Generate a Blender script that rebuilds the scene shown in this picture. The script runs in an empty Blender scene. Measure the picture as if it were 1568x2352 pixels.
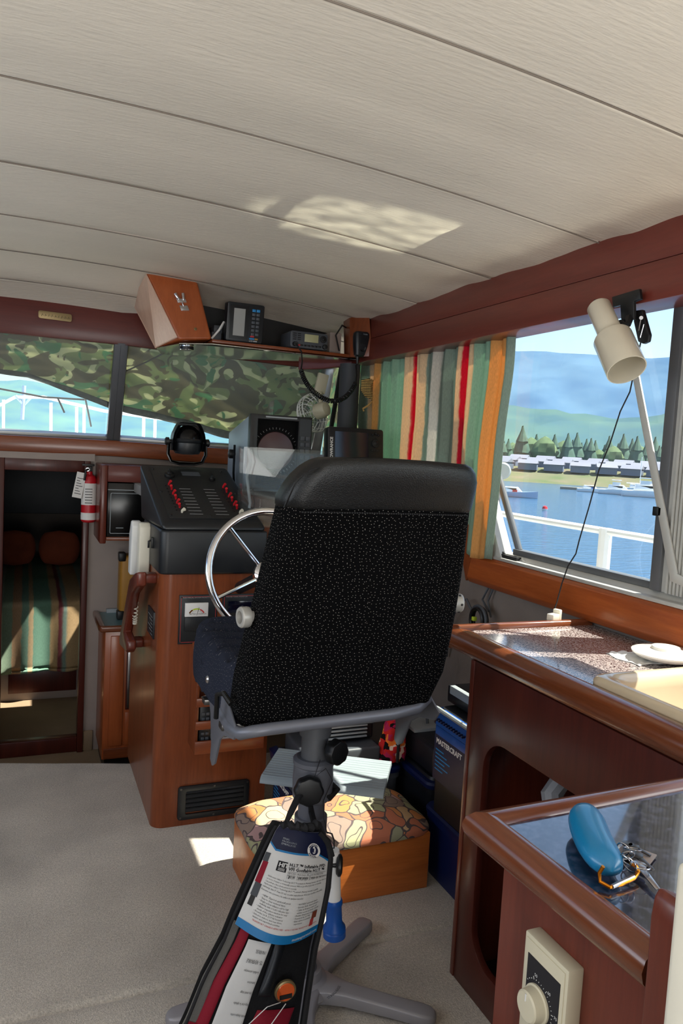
import bpy, bmesh, math, random
from mathutils import Vector, Matrix, noise as mn
random.seed(7)
sc = bpy.context.scene
C = sc.collection
PI = math.pi
# ------------------------------------------------------------------ camera
F = 1750.0
CAM = Vector((0, 0, 1.42))
RX = Vector((0.9222097, -0.3827997, 0.0547145))      # image right in the cabin's axes (X starboard, Y forward, Z up)
RD = Vector((0.0195982, -0.0950436, -0.9952802))     # image down
RF = Vector((0.3861932, 0.9189293, -0.0801479))      # view direction
cd = bpy.data.cameras.new('camera'); cam = bpy.data.objects.new('camera', cd); C.objects.link(cam)
cd.sensor_fit = 'VERTICAL'; cd.sensor_height = 36.0; cd.lens = F * 36.0 / 2352.0
cd.clip_start = 0.02; cd.clip_end = 5000
cam.matrix_world = Matrix(((RX.x, -RD.x, -RF.x, CAM.x), (RX.y, -RD.y, -RF.y, CAM.y), (RX.z, -RD.z, -RF.z, CAM.z), (0, 0, 0, 1)))
sc.camera = cam
# ------------------------------------------------------------------ light
SUN_DIR = Vector((-0.553, 0.192, -1.0)).normalized()
w = bpy.data.worlds.new('sky'); sc.world = w; w.use_nodes = True
nt = w.node_tree; bg = nt.nodes['Background']
sky = nt.nodes.new('ShaderNodeTexSky'); sky.sky_type = 'NISHITA'; sky.sun_disc = False
sky.sun_elevation = math.asin(-SUN_DIR.z); sky.sun_rotation = math.atan2(-SUN_DIR.x, -SUN_DIR.y)
sky.altitude = 0; sky.air_density = 1.0; sky.dust_density = 1.5; sky.ozone_density = 1.5
nt.links.new(sky.outputs[0], bg.inputs[0]); bg.inputs[1].default_value = 0.30
def lamp(name, kind, loc, d, energy, color=(1, 1, 1), **kw):
    l = bpy.data.lights.new(name, kind); l.energy = energy; l.color = color
    for k, v in kw.items(): setattr(l, k, v)
    o = bpy.data.objects.new(name, l); C.objects.link(o); o.location = loc
    o.rotation_euler = Vector(d).to_track_quat('-Z', 'Y').to_euler()
    return o
lamp('sun', 'SUN', (8, -3, 12), SUN_DIR, 15.0, (1.0, 0.94, 0.83), angle=0.0093)
# added area lamps lift the interior, standing in for daylight at door and windows
la_ = lamp('daylight_fill_aft', 'AREA', (-0.35, -1.75, 1.0), (0.10, 1, 0.62), 25, (1.0, 0.97, 0.92), shape='RECTANGLE', size=1.3, size_y=0.9); la_.data.spread = math.radians(115)
lamp('daylight_fill_port', 'AREA', (-1.58, .95, 1.47), (1, 0.05, 0.05), 20, (0.97, 0.98, 1.0), shape='RECTANGLE', size=2.6, size_y=0.75)
lamp('daylight_fill_starboard', 'AREA', (1.70, -.1, 1.45), (-1, 0.2, 0.75), 14, (1.0, 0.97, 0.92), shape='RECTANGLE', size=1.1, size_y=0.6)
# added spot at water level stands in for sun glitter thrown on the headliner
gl = lamp('glitter_stand_in_spot', 'SPOT', (5.6, 1.05, -1.25), (1.02 - 5.6, 2.20 - 1.05, 2.11 + 1.25), 2300, (1.0, 0.95, 0.80), spot_size=math.radians(4.5), spot_blend=.35, shadow_soft_size=.02)
gl.data.use_nodes = True; n_, L_g = gl.data.node_tree.nodes, gl.data.node_tree.links; em = [q for q in n_ if q.type == 'EMISSION'][0]
tcg = n_.new('ShaderNodeTexCoord'); mpg = n_.new('ShaderNodeMapping'); mpg.inputs['Scale'].default_value = (120, 420, 1); mpg.inputs['Rotation'].default_value = (0, 0, .25); L_g.new(tcg.outputs['Normal'], mpg.inputs[0])
nzg = n_.new('ShaderNodeTexNoise'); nzg.inputs['Scale'].default_value = 1; nzg.inputs['Detail'].default_value = 2; nzg.inputs['Distortion'].default_value = .8; L_g.new(mpg.outputs[0], nzg.inputs['Vector'])  # noise draws the ripple streaks into the lamp itself
rg_ = n_.new('ShaderNodeMapRange'); rg_.inputs[1].default_value = .44; rg_.inputs[2].default_value = .66; rg_.inputs[3].default_value = .02; rg_.inputs[4].default_value = 1.6; L_g.new(nzg.outputs['Fac'], rg_.inputs[0]); L_g.new(rg_.outputs[0], em.inputs[1])
sc.view_settings.view_transform = 'Standard'; sc.view_settings.look = 'None'
sc.view_settings.exposure = 0.0; sc.view_settings.gamma = 1.0
sc.view_settings.use_curve_mapping = False
# ------------------------------------------------------------------ helpers
def ray(px, py): return RX * (px - 784) + RD * (py - 1176) + RF * F
def P(px, py, ax, val):
    """point of the cabin seen at a pixel, on the plane x, y or z = val"""
    d = ray(px, py); i = 'xyz'.index(ax); t = (val - CAM[i]) / d[i]
    return CAM + d * t
class MB:
    def __init__(s): s.bm = bmesh.new()
    def quad(s, *pts):
        vs = [s.bm.verts.new(p) for p in pts]; return s.bm.faces.new(vs)
    def hexa(s, p):
        v = [s.bm.verts.new(q) for q in p]
        for f in ((0, 3, 2, 1), (4, 5, 6, 7), (0, 1, 5, 4), (1, 2, 6, 5), (2, 3, 7, 6), (3, 0, 4, 7)):
            s.bm.faces.new([v[i] for i in f])
        return s
    def box(s, x0, x1, y0, y1, z0, z1, M=None):
        p = [Vector(q) for q in ((x0, y0, z0), (x1, y0, z0), (x1, y1, z0), (x0, y1, z0), (x0, y0, z1), (x1, y0, z1), (x1, y1, z1), (x0, y1, z1))]
        if M is not None: p = [M @ q for q in p]
        return s.hexa(p)
    def prism(s, a, b):
        """solid between two matching outlines"""
        n = len(a); va = [s.bm.verts.new(q) for q in a]; vb = [s.bm.verts.new(q) for q in b]
        s.bm.faces.new(va[::-1]); s.bm.faces.new(vb)
        for i in range(n): s.bm.faces.new((va[i], va[(i + 1) % n], vb[(i + 1) % n], vb[i]))
        return s
    def ext(s, pts, d):
        d = Vector(d); pts = [Vector(q) for q in pts]
        return s.prism(pts, [q + d for q in pts])
    def tube(s, path, r, seg=10, closed=False, caps=True, flat=1.0):
        path = [Vector(q) for q in path]; n = len(path)
        rr = r if isinstance(r, (list, tuple)) else [r] * n
        def tan(i):
            if closed: return (path[(i + 1) % n] - path[i - 1]).normalized()
            return (path[min(i + 1, n - 1)] - path[max(i - 1, 0)]).normalized()
        t0 = tan(0); u = t0.orthogonal().normalized(); rings = []
        for i in range(n):
            t = tan(i); u = (u - t * u.dot(t)).normalized(); v = t.cross(u)
            rings.append([s.bm.verts.new(path[i] + (u * math.cos(2 * PI * k / seg) + v * flat * math.sin(2 * PI * k / seg)) * rr[i]) for k in range(seg)])
        for i in range(n if closed else n - 1):
            a = rings[i]; b = rings[(i + 1) % n]
            for k in range(seg): s.bm.faces.new((a[k], a[(k + 1) % seg], b[(k + 1) % seg], b[k]))
        if caps and not closed:
            s.bm.faces.new(rings[0][::-1]); s.bm.faces.new(rings[-1])
        return s
    def lathe(s, o, d, prof, seg=24, cap=True):
        """prof = [(radius, distance along d)]"""
        o = Vector(o); d = Vector(d).normalized(); u = d.orthogonal().normalized(); v = d.cross(u); rings = []
        for r, h in prof:
            r = max(r, 1e-5)
            rings.append([s.bm.verts.new(o + d * h + (u * math.cos(2 * PI * k / seg) + v * math.sin(2 * PI * k / seg)) * r) for k in range(seg)])
        for a, b in zip(rings, rings[1:]):
            for k in range(seg): s.bm.faces.new((a[k], a[(k + 1) % seg], b[(k + 1) % seg], b[k]))
        if cap: s.bm.faces.new(rings[0][::-1]); s.bm.faces.new(rings[-1])
        return s
    def cyl(s, a, b, r, seg=16):
        a = Vector(a); b = Vector(b); return s.lathe(a, b - a, [(r, 0), (r, (b - a).length)], seg)
    def grid(s, fn, nu, nv, closeu=False, uv=False):
        g = [[s.bm.verts.new(fn(i / nu, j / nv)) for j in range(nv + 1)] for i in range(nu + (0 if closeu else 1))]
        m = len(g)
        for i in range(nu):
            for j in range(nv):
                f = s.bm.faces.new((g[i][j], g[(i + 1) % m][j], g[(i + 1) % m][j + 1], g[i][j + 1]))
                if uv:
                    lay = s.bm.loops.layers.uv.verify()
                    for lp, (a, b) in zip(f.loops, ((i, j), (i + 1, j), (i + 1, j + 1), (i, j + 1))): lp[lay].uv = (a / nu, b / nv)
        return s
    def loft(s, loops, cap0=True, cap1=True):
        L = [[s.bm.verts.new(q) for q in l] for l in loops]; n = len(L[0])
        for a, b in zip(L, L[1:]):
            for k in range(n): s.bm.faces.new((a[k], a[(k + 1) % n], b[(k + 1) % n], b[k]))
        if cap0: s.bm.faces.new(L[0][::-1])
        if cap1: s.bm.faces.new(L[-1])
        return s
    def build(s, name, m, parent=None, bevel=0, seg=2, ang=32, thick=0, smooth=True, flip=False):
        bm = s.bm
        if not flip: bmesh.ops.recalc_face_normals(bm, faces=bm.faces[:])
        if bevel:
            es = [e for e in bm.edges if len(e.link_faces) == 2 and e.calc_face_angle(0) > math.radians(30)]
            if es: bmesh.ops.bevel(bm, geom=es, offset=bevel, segments=seg, profile=0.5, affect='EDGES', clamp_overlap=True)
        for f in bm.faces: f.smooth = smooth
        for e in bm.edges:
            if len(e.link_faces) == 2 and e.calc_face_angle(0) > math.radians(ang): e.smooth = False
        r = root_loc(parent)
        if r.length > 0: bmesh.ops.translate(bm, vec=-r, verts=bm.verts[:])
        me = bpy.data.meshes.new(name); bm.to_mesh(me); bm.free()
        me.materials.append(m); o = bpy.data.objects.new(name, me); C.objects.link(o)
        if parent is not None: o.parent = parent
        if thick:
            md = o.modifiers.new('thickness', 'SOLIDIFY'); md.thickness = thick; md.offset = 0
        return o
def root_loc(o):
    v = Vector((0, 0, 0))
    while o is not None: v = v + o.location; o = o.parent
    return v
def tag(o, label, cat, group=None, kind=None):
    o['label'] = label; o['category'] = cat
    if group: o['group'] = group
    if kind: o['kind'] = kind
    return o
def thing(name, label, cat, loc, group=None):
    o = bpy.data.objects.new(name, None); o.empty_display_size = 0.05; C.objects.link(o); o.location = loc
    return tag(o, label, cat, group)
def struct(o): o['kind'] = 'structure'; return o
def rrect(cx, cy, w_, h, r, n=5):
    pts = []
    for qx, qy, a0 in ((1, 1, 0), (-1, 1, 90), (-1, -1, 180), (1, -1, 270)):
        for k in range(n + 1):
            a = math.radians(a0 + 90 * k / n)
            pts.append((cx + qx * (w_ / 2 - r) + r * math.cos(a), cy + qy * (h / 2 - r) + r * math.sin(a)))
    return pts
def holed(mb, outer, inner, to3, d):
    """flat panel with a hole: outer and inner are 2-D outlines, to3 maps them, d is the thickness vector"""
    bm = mb.bm; es = []; loops = []
    for l in (outer, inner):
        vs = [bm.verts.new(to3(*q)) for q in l]; loops.append(vs)
        es += [bm.edges.new((vs[i], vs[(i + 1) % len(vs)])) for i in range(len(vs))]
    r = bmesh.ops.triangle_fill(bm, use_beauty=True, edges=es)
    fs = [g for g in r['geom'] if isinstance(g, bmesh.types.BMFace)]
    e = bmesh.ops.extrude_face_region(bm, geom=fs)
    bmesh.ops.translate(bm, vec=Vector(d), verts=[g for g in e['geom'] if isinstance(g, bmesh.types.BMVert)])
    return mb
def text(mb, s, size, fn, align='LEFT', bold=0.0, res=2):
    """adds lettering; fn maps flat text coordinates to the surface"""
    cu = bpy.data.curves.new('t', 'FONT'); cu.body = s; cu.size = size; cu.align_x = align; cu.resolution_u = res; cu.offset = bold
    o = bpy.data.objects.new('t', cu); C.objects.link(o)
    dg = bpy.context.evaluated_depsgraph_get(); me = o.evaluated_get(dg).to_mesh()
    vs = [mb.bm.verts.new(fn(v.co.x, v.co.y)) for v in me.vertices]
    for p in me.polygons:
        try: mb.bm.faces.new([vs[i] for i in p.vertices])
        except ValueError: pass
    o.evaluated_get(dg).to_mesh_clear(); bpy.data.objects.remove(o); bpy.data.curves.remove(cu)
    return mb
def plane(o, u, v):
    o = Vector(o); u = Vector(u).normalized(); v = Vector(v).normalized()
    return lambda x, y: o + u * x + v * y
# ------------------------------------------------------------------ materials
def lin(c): return tuple(((x / 255) / 12.92 if x / 255 <= .04045 else ((x / 255 + .055) / 1.055) ** 2.4) for x in c)
def mat(name, c, rough=.5, metal=0, spec=.5, vary=0, vscale=8, bump=0, bscale=200, coat=0, trans=0, alpha=1, emit=0, stretch=(1, 1, 1), sheen=0):
    m = bpy.data.materials.new(name); m.use_nodes = True; n = m.node_tree.nodes; L = m.node_tree.links
    b = n['Principled BSDF']; c = lin(c)
    b.inputs['Base Color'].default_value = (*c, 1); b.inputs['Roughness'].default_value = rough; b.inputs['Metallic'].default_value = metal
    b.inputs['Specular IOR Level'].default_value = spec; b.inputs['Coat Weight'].default_value = coat
    b.inputs['Transmission Weight'].default_value = trans; b.inputs['Alpha'].default_value = alpha
    b.inputs['Sheen Weight'].default_value = sheen
    if emit: b.inputs['Emission Color'].default_value = (*c, 1); b.inputs['Emission Strength'].default_value = emit
    tc = n.new('ShaderNodeTexCoord'); mp = n.new('ShaderNodeMapping'); mp.inputs['Scale'].default_value = stretch
    L.new(tc.outputs['Object'], mp.inputs[0])
    nz = n.new('ShaderNodeTexNoise'); nz.inputs['Scale'].default_value = vscale; nz.inputs['Detail'].default_value = 6
    L.new(mp.outputs[0], nz.inputs['Vector'])
    r = n.new('ShaderNodeValToRGB'); v = max(vary, .04)
    r.color_ramp.elements[0].position = .3; r.color_ramp.elements[1].position = .7
    r.color_ramp.elements[0].color = (*[x * (1 - v) for x in c], 1); r.color_ramp.elements[1].color = (*[min(1, x * (1 + v)) for x in c], 1)
    L.new(nz.outputs['Fac'], r.inputs[0]); L.new(r.outputs[0], b.inputs['Base Color'])
    if bump:
        n2 = n.new('ShaderNodeTexNoise'); n2.inputs['Scale'].default_value = bscale; n2.inputs['Detail'].default_value = 4
        L.new(mp.outputs[0], n2.inputs['Vector'])
        bp = n.new('ShaderNodeBump'); bp.inputs['Strength'].default_value = bump; bp.inputs['Distance'].default_value = .002
        L.new(n2.outputs['Fac'], bp.inputs['Height']); L.new(bp.outputs[0], b.inputs['Normal'])
    return m
def wood(name, c1, c2, axis='z', rough=.32, coat=.35, scale=1.0, contrast=.2):
    m = bpy.data.materials.new(name); m.use_nodes = True; n = m.node_tree.nodes; L = m.node_tree.links
    b = n['Principled BSDF']; b.inputs['Roughness'].default_value = rough; b.inputs['Coat Weight'].default_value = coat; b.inputs['Coat Roughness'].default_value = .18
    b.inputs['Specular IOR Level'].default_value = .35
    tc = n.new('ShaderNodeTexCoord'); mp = n.new('ShaderNodeMapping'); s = [14 * scale] * 3; s['xyz'.index(axis)] = 1.1 * scale
    mp.inputs['Scale'].default_value = s; L.new(tc.outputs['Object'], mp.inputs[0])
    a = n.new('ShaderNodeTexNoise'); a.inputs['Scale'].default_value = 1.0; a.inputs['Detail'].default_value = 3; a.inputs['Distortion'].default_value = .8
    f = n.new('ShaderNodeTexNoise'); f.inputs['Scale'].default_value = 9; f.inputs['Detail'].default_value = 6; f.inputs['Roughness'].default_value = .7
    L.new(mp.outputs[0], a.inputs['Vector']); L.new(mp.outputs[0], f.inputs['Vector'])
    x = n.new('ShaderNodeMix'); x.data_type = 'FLOAT'; x.inputs[0].default_value = .45
    L.new(a.outputs['Fac'], x.inputs[2]); L.new(f.outputs['Fac'], x.inputs[3])
    r = n.new('ShaderNodeValToRGB'); r.color_ramp.elements[0].position = .5 - contrast; r.color_ramp.elements[1].position = .5 + contrast
    r.color_ramp.elements[0].color = (*lin(c1), 1); r.color_ramp.elements[1].color = (*lin(c2), 1)
    L.new(x.outputs[0], r.inputs[0]); L.new(r.outputs[0], b.inputs['Base Color'])
    bp = n.new('ShaderNodeBump'); bp.inputs['Strength'].default_value = .08; bp.inputs['Distance'].default_value = .001
    L.new(f.outputs['Fac'], bp.inputs['Height']); L.new(bp.outputs[0], b.inputs['Normal'])
    return m
def N(m): return m.node_tree.nodes, m.node_tree.links, m.node_tree.nodes['Principled BSDF']
M = {}
M['teak_z'] = wood('cherry_wood_upright', (98, 46, 22), (142, 74, 40), 'z')
M['teak_x'] = wood('cherry_wood_athwart', (98, 46, 22), (142, 74, 40), 'x')
M['teak_y'] = wood('cherry_wood_lengthwise', (138, 62, 26), (184, 98, 48), 'y')
M['red_y'] = wood('red_mahogany_lengthwise', (92, 36, 28), (126, 56, 44), 'y', .38, .3, contrast=.28)
M['red_x'] = wood('red_mahogany_athwart', (78, 24, 16), (104, 38, 24), 'x', .5, .15)
M['red_z'] = wood('red_mahogany_upright', (84, 34, 24), (118, 54, 38), 'z', .35, .3)
M['dark_z'] = wood('dark_wood_upright', (60, 22, 16), (88, 36, 26), 'z', .4, .2)
M['maple'] = wood('pale_veneer', (196, 156, 132), (228, 194, 170), 'z', .35, .3, .8)
M['orange_z'] = wood('orange_cherry', (140, 68, 34), (176, 92, 48), 'z', .35, .3, .7)
M['oak_x'] = wood('orange_oak', (168, 88, 34), (212, 122, 56), 'x', .45, .2, 1.4)
M['nose_y'] = wood('varnished_nosing_lengthwise', (78, 38, 20), (124, 66, 36), 'y', .22, .7)
M['nose_x'] = wood('varnished_nosing_athwart', (84, 42, 24), (130, 72, 44), 'x', .22, .7)
M['ceil'] = mat('cream_vinyl_headliner', (232, 221, 203), .55, spec=.35, vary=.03, vscale=2, bump=.7, bscale=70, stretch=(.35, 1.6, 1))
M['curtain_plain'] = mat('added_blind_cloth', (206, 198, 180), .9)
M['seam'] = mat('seam_piping', (128, 116, 104), .8)
M['carpet'] = mat('beige_carpet', (192, 184, 172), .95, spec=.1, vary=.20, vscale=3.2, bump=1.6, bscale=260, sheen=.3)
n, L, b = N(M['carpet']); src = b.inputs['Base Color'].links[0].from_socket; tc = n.new('ShaderNodeTexCoord'); fz_ = n.new('ShaderNodeTexNoise'); fz_.inputs['Scale'].default_value = 150; fz_.inputs['Detail'].default_value = 3; fz_.inputs['Roughness'].default_value = .7
L.new(tc.outputs['Object'], fz_.inputs['Vector']); mr = n.new('ShaderNodeMapRange'); mr.inputs[1].default_value = .3; mr.inputs[2].default_value = .7; mr.inputs[3].default_value = .70; mr.inputs[4].default_value = 1.2; L.new(fz_.outputs['Fac'], mr.inputs[0])
hs = n.new('ShaderNodeHueSaturation'); L.new(mr.outputs[0], hs.inputs['Value']); L.new(src, hs.inputs['Color']); L.new(hs.outputs[0], b.inputs['Base Color'])
M['carpet_low'] = mat('brown_carpet', (140, 120, 96), .95, spec=.1, vary=.1, vscale=5, bump=.8, bscale=300)
M['wallvinyl'] = mat('taupe_wall_vinyl', (120, 110, 104), .8, vary=.12, vscale=6, bump=.3)
M['creamwall'] = mat('cream_wall_laminate', (150, 136, 128), .5, vary=.03)
M['alu'] = mat('brushed_aluminium', (176, 178, 178), .38, .85, vary=.04)
M['alu_w'] = mat('pale_anodised_window_frame', (200, 200, 196), .45, .35, vary=.05, vscale=20)
M['alu_d'] = mat('grey_window_channel', (96, 98, 102), .5, .3)
M['rubber'] = mat('black_rubber', (22, 22, 24), .6)
M['black'] = mat('black_plastic', (15, 16, 18), .42, vary=.1)
M['black2'] = mat('satin_black_plastic', (22, 25, 29), .40, vary=.08, bump=.12, bscale=500)
M['blackgloss'] = mat('glossy_black', (6, 6, 7), .2, spec=.3)
M['chrome'] = mat('chrome', (225, 225, 228), .08, 1)
M['steel'] = mat('stainless_steel', (190, 190, 192), .25, 1)
M['greypaint'] = mat('grey_painted_aluminium', (108, 110, 118), .42, .3, vary=.05)
M['greylight'] = mat('pale_grey_cast_base', (150, 148, 152), .45, .25, vary=.06)
M['ivory'] = mat('ivory_plastic', (226, 220, 202), .35, vary=.03)
M['almond'] = mat('almond_enamel', (206, 198, 172), .4, vary=.04)
M['white'] = mat('white_plastic', (225, 225, 222), .4)
M['whitepaint'] = mat('white_paint', (240, 240, 238), .5)
M['paper'] = mat('paper', (232, 230, 226), .8, vary=.03)
M['ink'] = mat('black_ink', (24, 22, 26), .8)
M['redink'] = mat('red_ink', (190, 60, 60), .8)
M['red'] = mat('red_plastic', (190, 24, 36), .4)
M['cyan'] = mat('cyan_print', (24, 128, 190), .45)
M['navy'] = mat('navy_print', (16, 24, 60), .45)
M['blue'] = mat('bright_blue_plastic', (24, 84, 168), .4, vary=.06)
M['dblue'] = mat('blue_tote_plastic', (8, 25, 74), .42, vary=.06)
M['btote'] = mat('black_tote_plastic', (24, 26, 32), .4, vary=.12, vscale=4)
M['gtool'] = mat('dark_grey_toolbox', (70, 74, 80), .5, vary=.1)
M['lgrey'] = mat('light_grey_plastic', (150, 156, 160), .5, vary=.08)
M['leather'] = mat('black_leather', (7, 8, 9), .36, spec=.4, vary=.1, bump=.4, bscale=420)
M['webbing'] = mat('black_webbing', (14, 14, 16), .8, bump=.4, bscale=600)
M['brass'] = mat('old_brass', (150, 130, 92), .45, .7)
M['screen'] = mat('switched_off_screen', (12, 14, 34), .12, spec=.7)
M['lcd'] = mat('grey_lcd', (150, 150, 146), .3)
M['lcdy'] = mat('yellowish_lcd', (170, 168, 130), .3)
M['maroon'] = mat('maroon_tube_face', (72, 44, 46), .3)
M['teal'] = mat('teal_laminate', (92, 130, 136), .3)
M['bronze'] = mat('orange_anodised_carabiner', (206, 128, 30), .25, .9)
M['float'] = mat('blue_foam_float', (14, 120, 170), .35, vary=.05, coat=.3)
M['cloth_red'] = mat('crimson_fabric', (150, 16, 42), .8, bump=.3)
M['cloth_blk'] = mat('black_fabric', (20, 20, 23), .85, bump=.4)
M['pillow'] = mat('rust_pillow_fabric', (130, 60, 36), .9, vary=.2)
M['mirror'] = mat('mirrored_acrylic', (215, 220, 214), .10, 1, bump=.15, bscale=9)
M['sink'] = mat('almond_acrylic_sink', (196, 178, 150), .16, spec=.6, coat=.5, vary=.02)
M['plate'] = mat('white_glazed_plate', (240, 236, 226), .2, coat=.4)
M['gunmetal'] = mat('dark_steel', (100, 98, 96), .3, .9)
M['yellow'] = mat('mustard_plastic', (170, 120, 40), .5)
M['lime'] = mat('lime_plastic', (190, 210, 60), .5)
M['white_line'] = mat('engraved_white_line', (150, 150, 150), .6)
def glass(name, tint=(.94, .97, .96), refl=1.0, alpha=0.0):
    m = bpy.data.materials.new(name); m.use_nodes = True; n = m.node_tree.nodes; L = m.node_tree.links
    n.remove(n['Principled BSDF']); out = n['Material Output']
    t = n.new('ShaderNodeBsdfTransparent'); t.inputs[0].default_value = (*tint, 1)
    g = n.new('ShaderNodeBsdfGlossy'); g.inputs['Roughness'].default_value = .02
    f = n.new('ShaderNodeFresnel'); f.inputs[0].default_value = 1.45
    k = n.new('ShaderNodeMath'); k.operation = 'MULTIPLY'; k.inputs[1].default_value = refl; L.new(f.outputs[0], k.inputs[0])
    ge = n.new('ShaderNodeNewGeometry'); k3 = n.new('ShaderNodeMath'); k3.operation = 'SUBTRACT'; k3.inputs[0].default_value = 1; L.new(ge.outputs['Backfacing'], k3.inputs[1])
    k4 = n.new('ShaderNodeMath'); k4.operation = 'MULTIPLY'; L.new(k.outputs[0], k4.inputs[0]); L.new(k3.outputs[0], k4.inputs[1]); k = k4
    x = n.new('ShaderNodeMixShader'); L.new(k.outputs[0], x.inputs[0]); L.new(t.outputs[0], x.inputs[1]); L.new(g.outputs[0], x.inputs[2])
    last = x
    if alpha:
        d = n.new('ShaderNodeBsdfDiffuse'); d.inputs[0].default_value = (.8, .84, .86, 1)
        nz = n.new('ShaderNodeTexNoise'); nz.inputs['Scale'].default_value = 3; nz.inputs['Detail'].default_value = 8
        tc = n.new('ShaderNodeTexCoord'); mp = n.new('ShaderNodeMapping'); mp.inputs['Scale'].default_value = (1, 3, .5)
        L.new(tc.outputs['Object'], mp.inputs[0]); L.new(mp.outputs[0], nz.inputs['Vector'])
        k2 = n.new('ShaderNodeMath'); k2.operation = 'MULTIPLY'; k2.inputs[1].default_value = alpha * 2; L.new(nz.outputs['Fac'], k2.inputs[0])
        y = n.new('ShaderNodeMixShader'); L.new(k2.outputs[0], y.inputs[0]); L.new(x.outputs[0], y.inputs[1]); L.new(d.outputs[0], y.inputs[2]); last = y
    L.new(last.outputs[0], out.inputs[0]); return m
M['glass'] = glass('window_glass', alpha=.05)
M['wglass'] = glass('dusty_windshield_glass', alpha=.07)
M['acrylic'] = glass('clear_acrylic', (.90, .92, .92), 1.2, .02)
M['film'] = glass('clear_plastic_film', (.86, .87, .88), 1.6)
# black upholstery with fine white dots
def dotted(name, ax, base=(7, 7, 8), thr=.082):
    m = mat(name, base, .95, vary=.15, bump=.35, bscale=500, spec=.06); n, L, b = N(m)
    tc = n.new('ShaderNodeTexCoord'); sp = n.new('ShaderNodeSeparateXYZ'); cb = n.new('ShaderNodeCombineXYZ'); L.new(tc.outputs['Object'], sp.inputs[0]); ad = n.new('ShaderNodeMath'); ad.operation = 'MULTIPLY_ADD'; sg = n.new('ShaderNodeMath'); sg.operation = 'SIGN'; L.new(sp.outputs[0], sg.inputs[0]); L.new(sg.outputs[0], ad.inputs[1]); L.new(sp.outputs[1 if ax[1] == 'Z' else 2], ad.inputs[0]); L.new(sp.outputs[0], ad.inputs[2])
    L.new(ad.outputs[0], cb.inputs[0]); L.new(sp.outputs['XYZ'.index(ax[1])], cb.inputs[1])
    mp = n.new('ShaderNodeMapping'); mp.inputs['Scale'].default_value = (105, 135, 1); L.new(cb.outputs[0], mp.inputs[0])
    v = n.new('ShaderNodeTexVoronoi'); v.voronoi_dimensions = '2D'; v.inputs['Scale'].default_value = 1; v.inputs['Randomness'].default_value = .75
    L.new(mp.outputs[0], v.inputs['Vector'])
    k = n.new('ShaderNodeMath'); k.operation = 'LESS_THAN'; k.inputs[1].default_value = thr; L.new(v.outputs['Distance'], k.inputs[0])
    x = n.new('ShaderNodeMix'); x.data_type = 'RGBA'; L.new(k.outputs[0], x.inputs[0])
    L.new(b.inputs['Base Color'].links[0].from_socket, x.inputs[6]); x.inputs[7].default_value = (*lin((165, 160, 154)), 1)
    L.new(x.outputs[2], b.inputs['Base Color']); return m
M['dot_xz'] = dotted('dotted_black_upholstery_back', 'XZ')
M['dot_xy'] = dotted('dotted_black_upholstery_seat', 'XY', (40, 43, 54), .05)
# galley counter: speckled laminate
def speckle(name, stops, rough, scale=260):
    m = mat(name, (100, 100, 100), rough, coat=.5, spec=.5); n, L, b = N(m); b.inputs['Coat Roughness'].default_value = .05
    tc = n.new('ShaderNodeTexCoord'); a = n.new('ShaderNodeTexNoise'); a.inputs['Scale'].default_value = scale; a.inputs['Detail'].default_value = 3
    L.new(tc.outputs['Object'], a.inputs['Vector']); r = n.new('ShaderNodeValToRGB'); e = r.color_ramp.elements
    e[0].position = stops[0][0]; e[0].color = (*lin(stops[0][1]), 1); e[1].position = stops[1][0]; e[1].color = (*lin(stops[1][1]), 1)
    for p_, c in stops[2:]: q = e.new(p_); q.color = (*lin(c), 1)
    L.new(a.outputs['Fac'], r.inputs[0]); L.new(r.outputs[0], b.inputs['Base Color']); return m
M['granite'] = speckle('speckled_counter_laminate', [(.40, (44, 38, 42)), (.47, (112, 100, 102)), (.53, (206, 190, 184)), (.62, (104, 92, 98))], .16, 150)
M['darklam'] = speckle('dark_mottled_laminate', [(.35, (26, 26, 38)), (.5, (44, 46, 64)), (.65, (74, 78, 100))], .14, 90)
M['darklam'].node_tree.nodes['Principled BSDF'].inputs['Coat Weight'].default_value = 1; M['darklam'].node_tree.nodes['Principled BSDF'].inputs['Coat IOR'].default_value = 2.0
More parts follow.
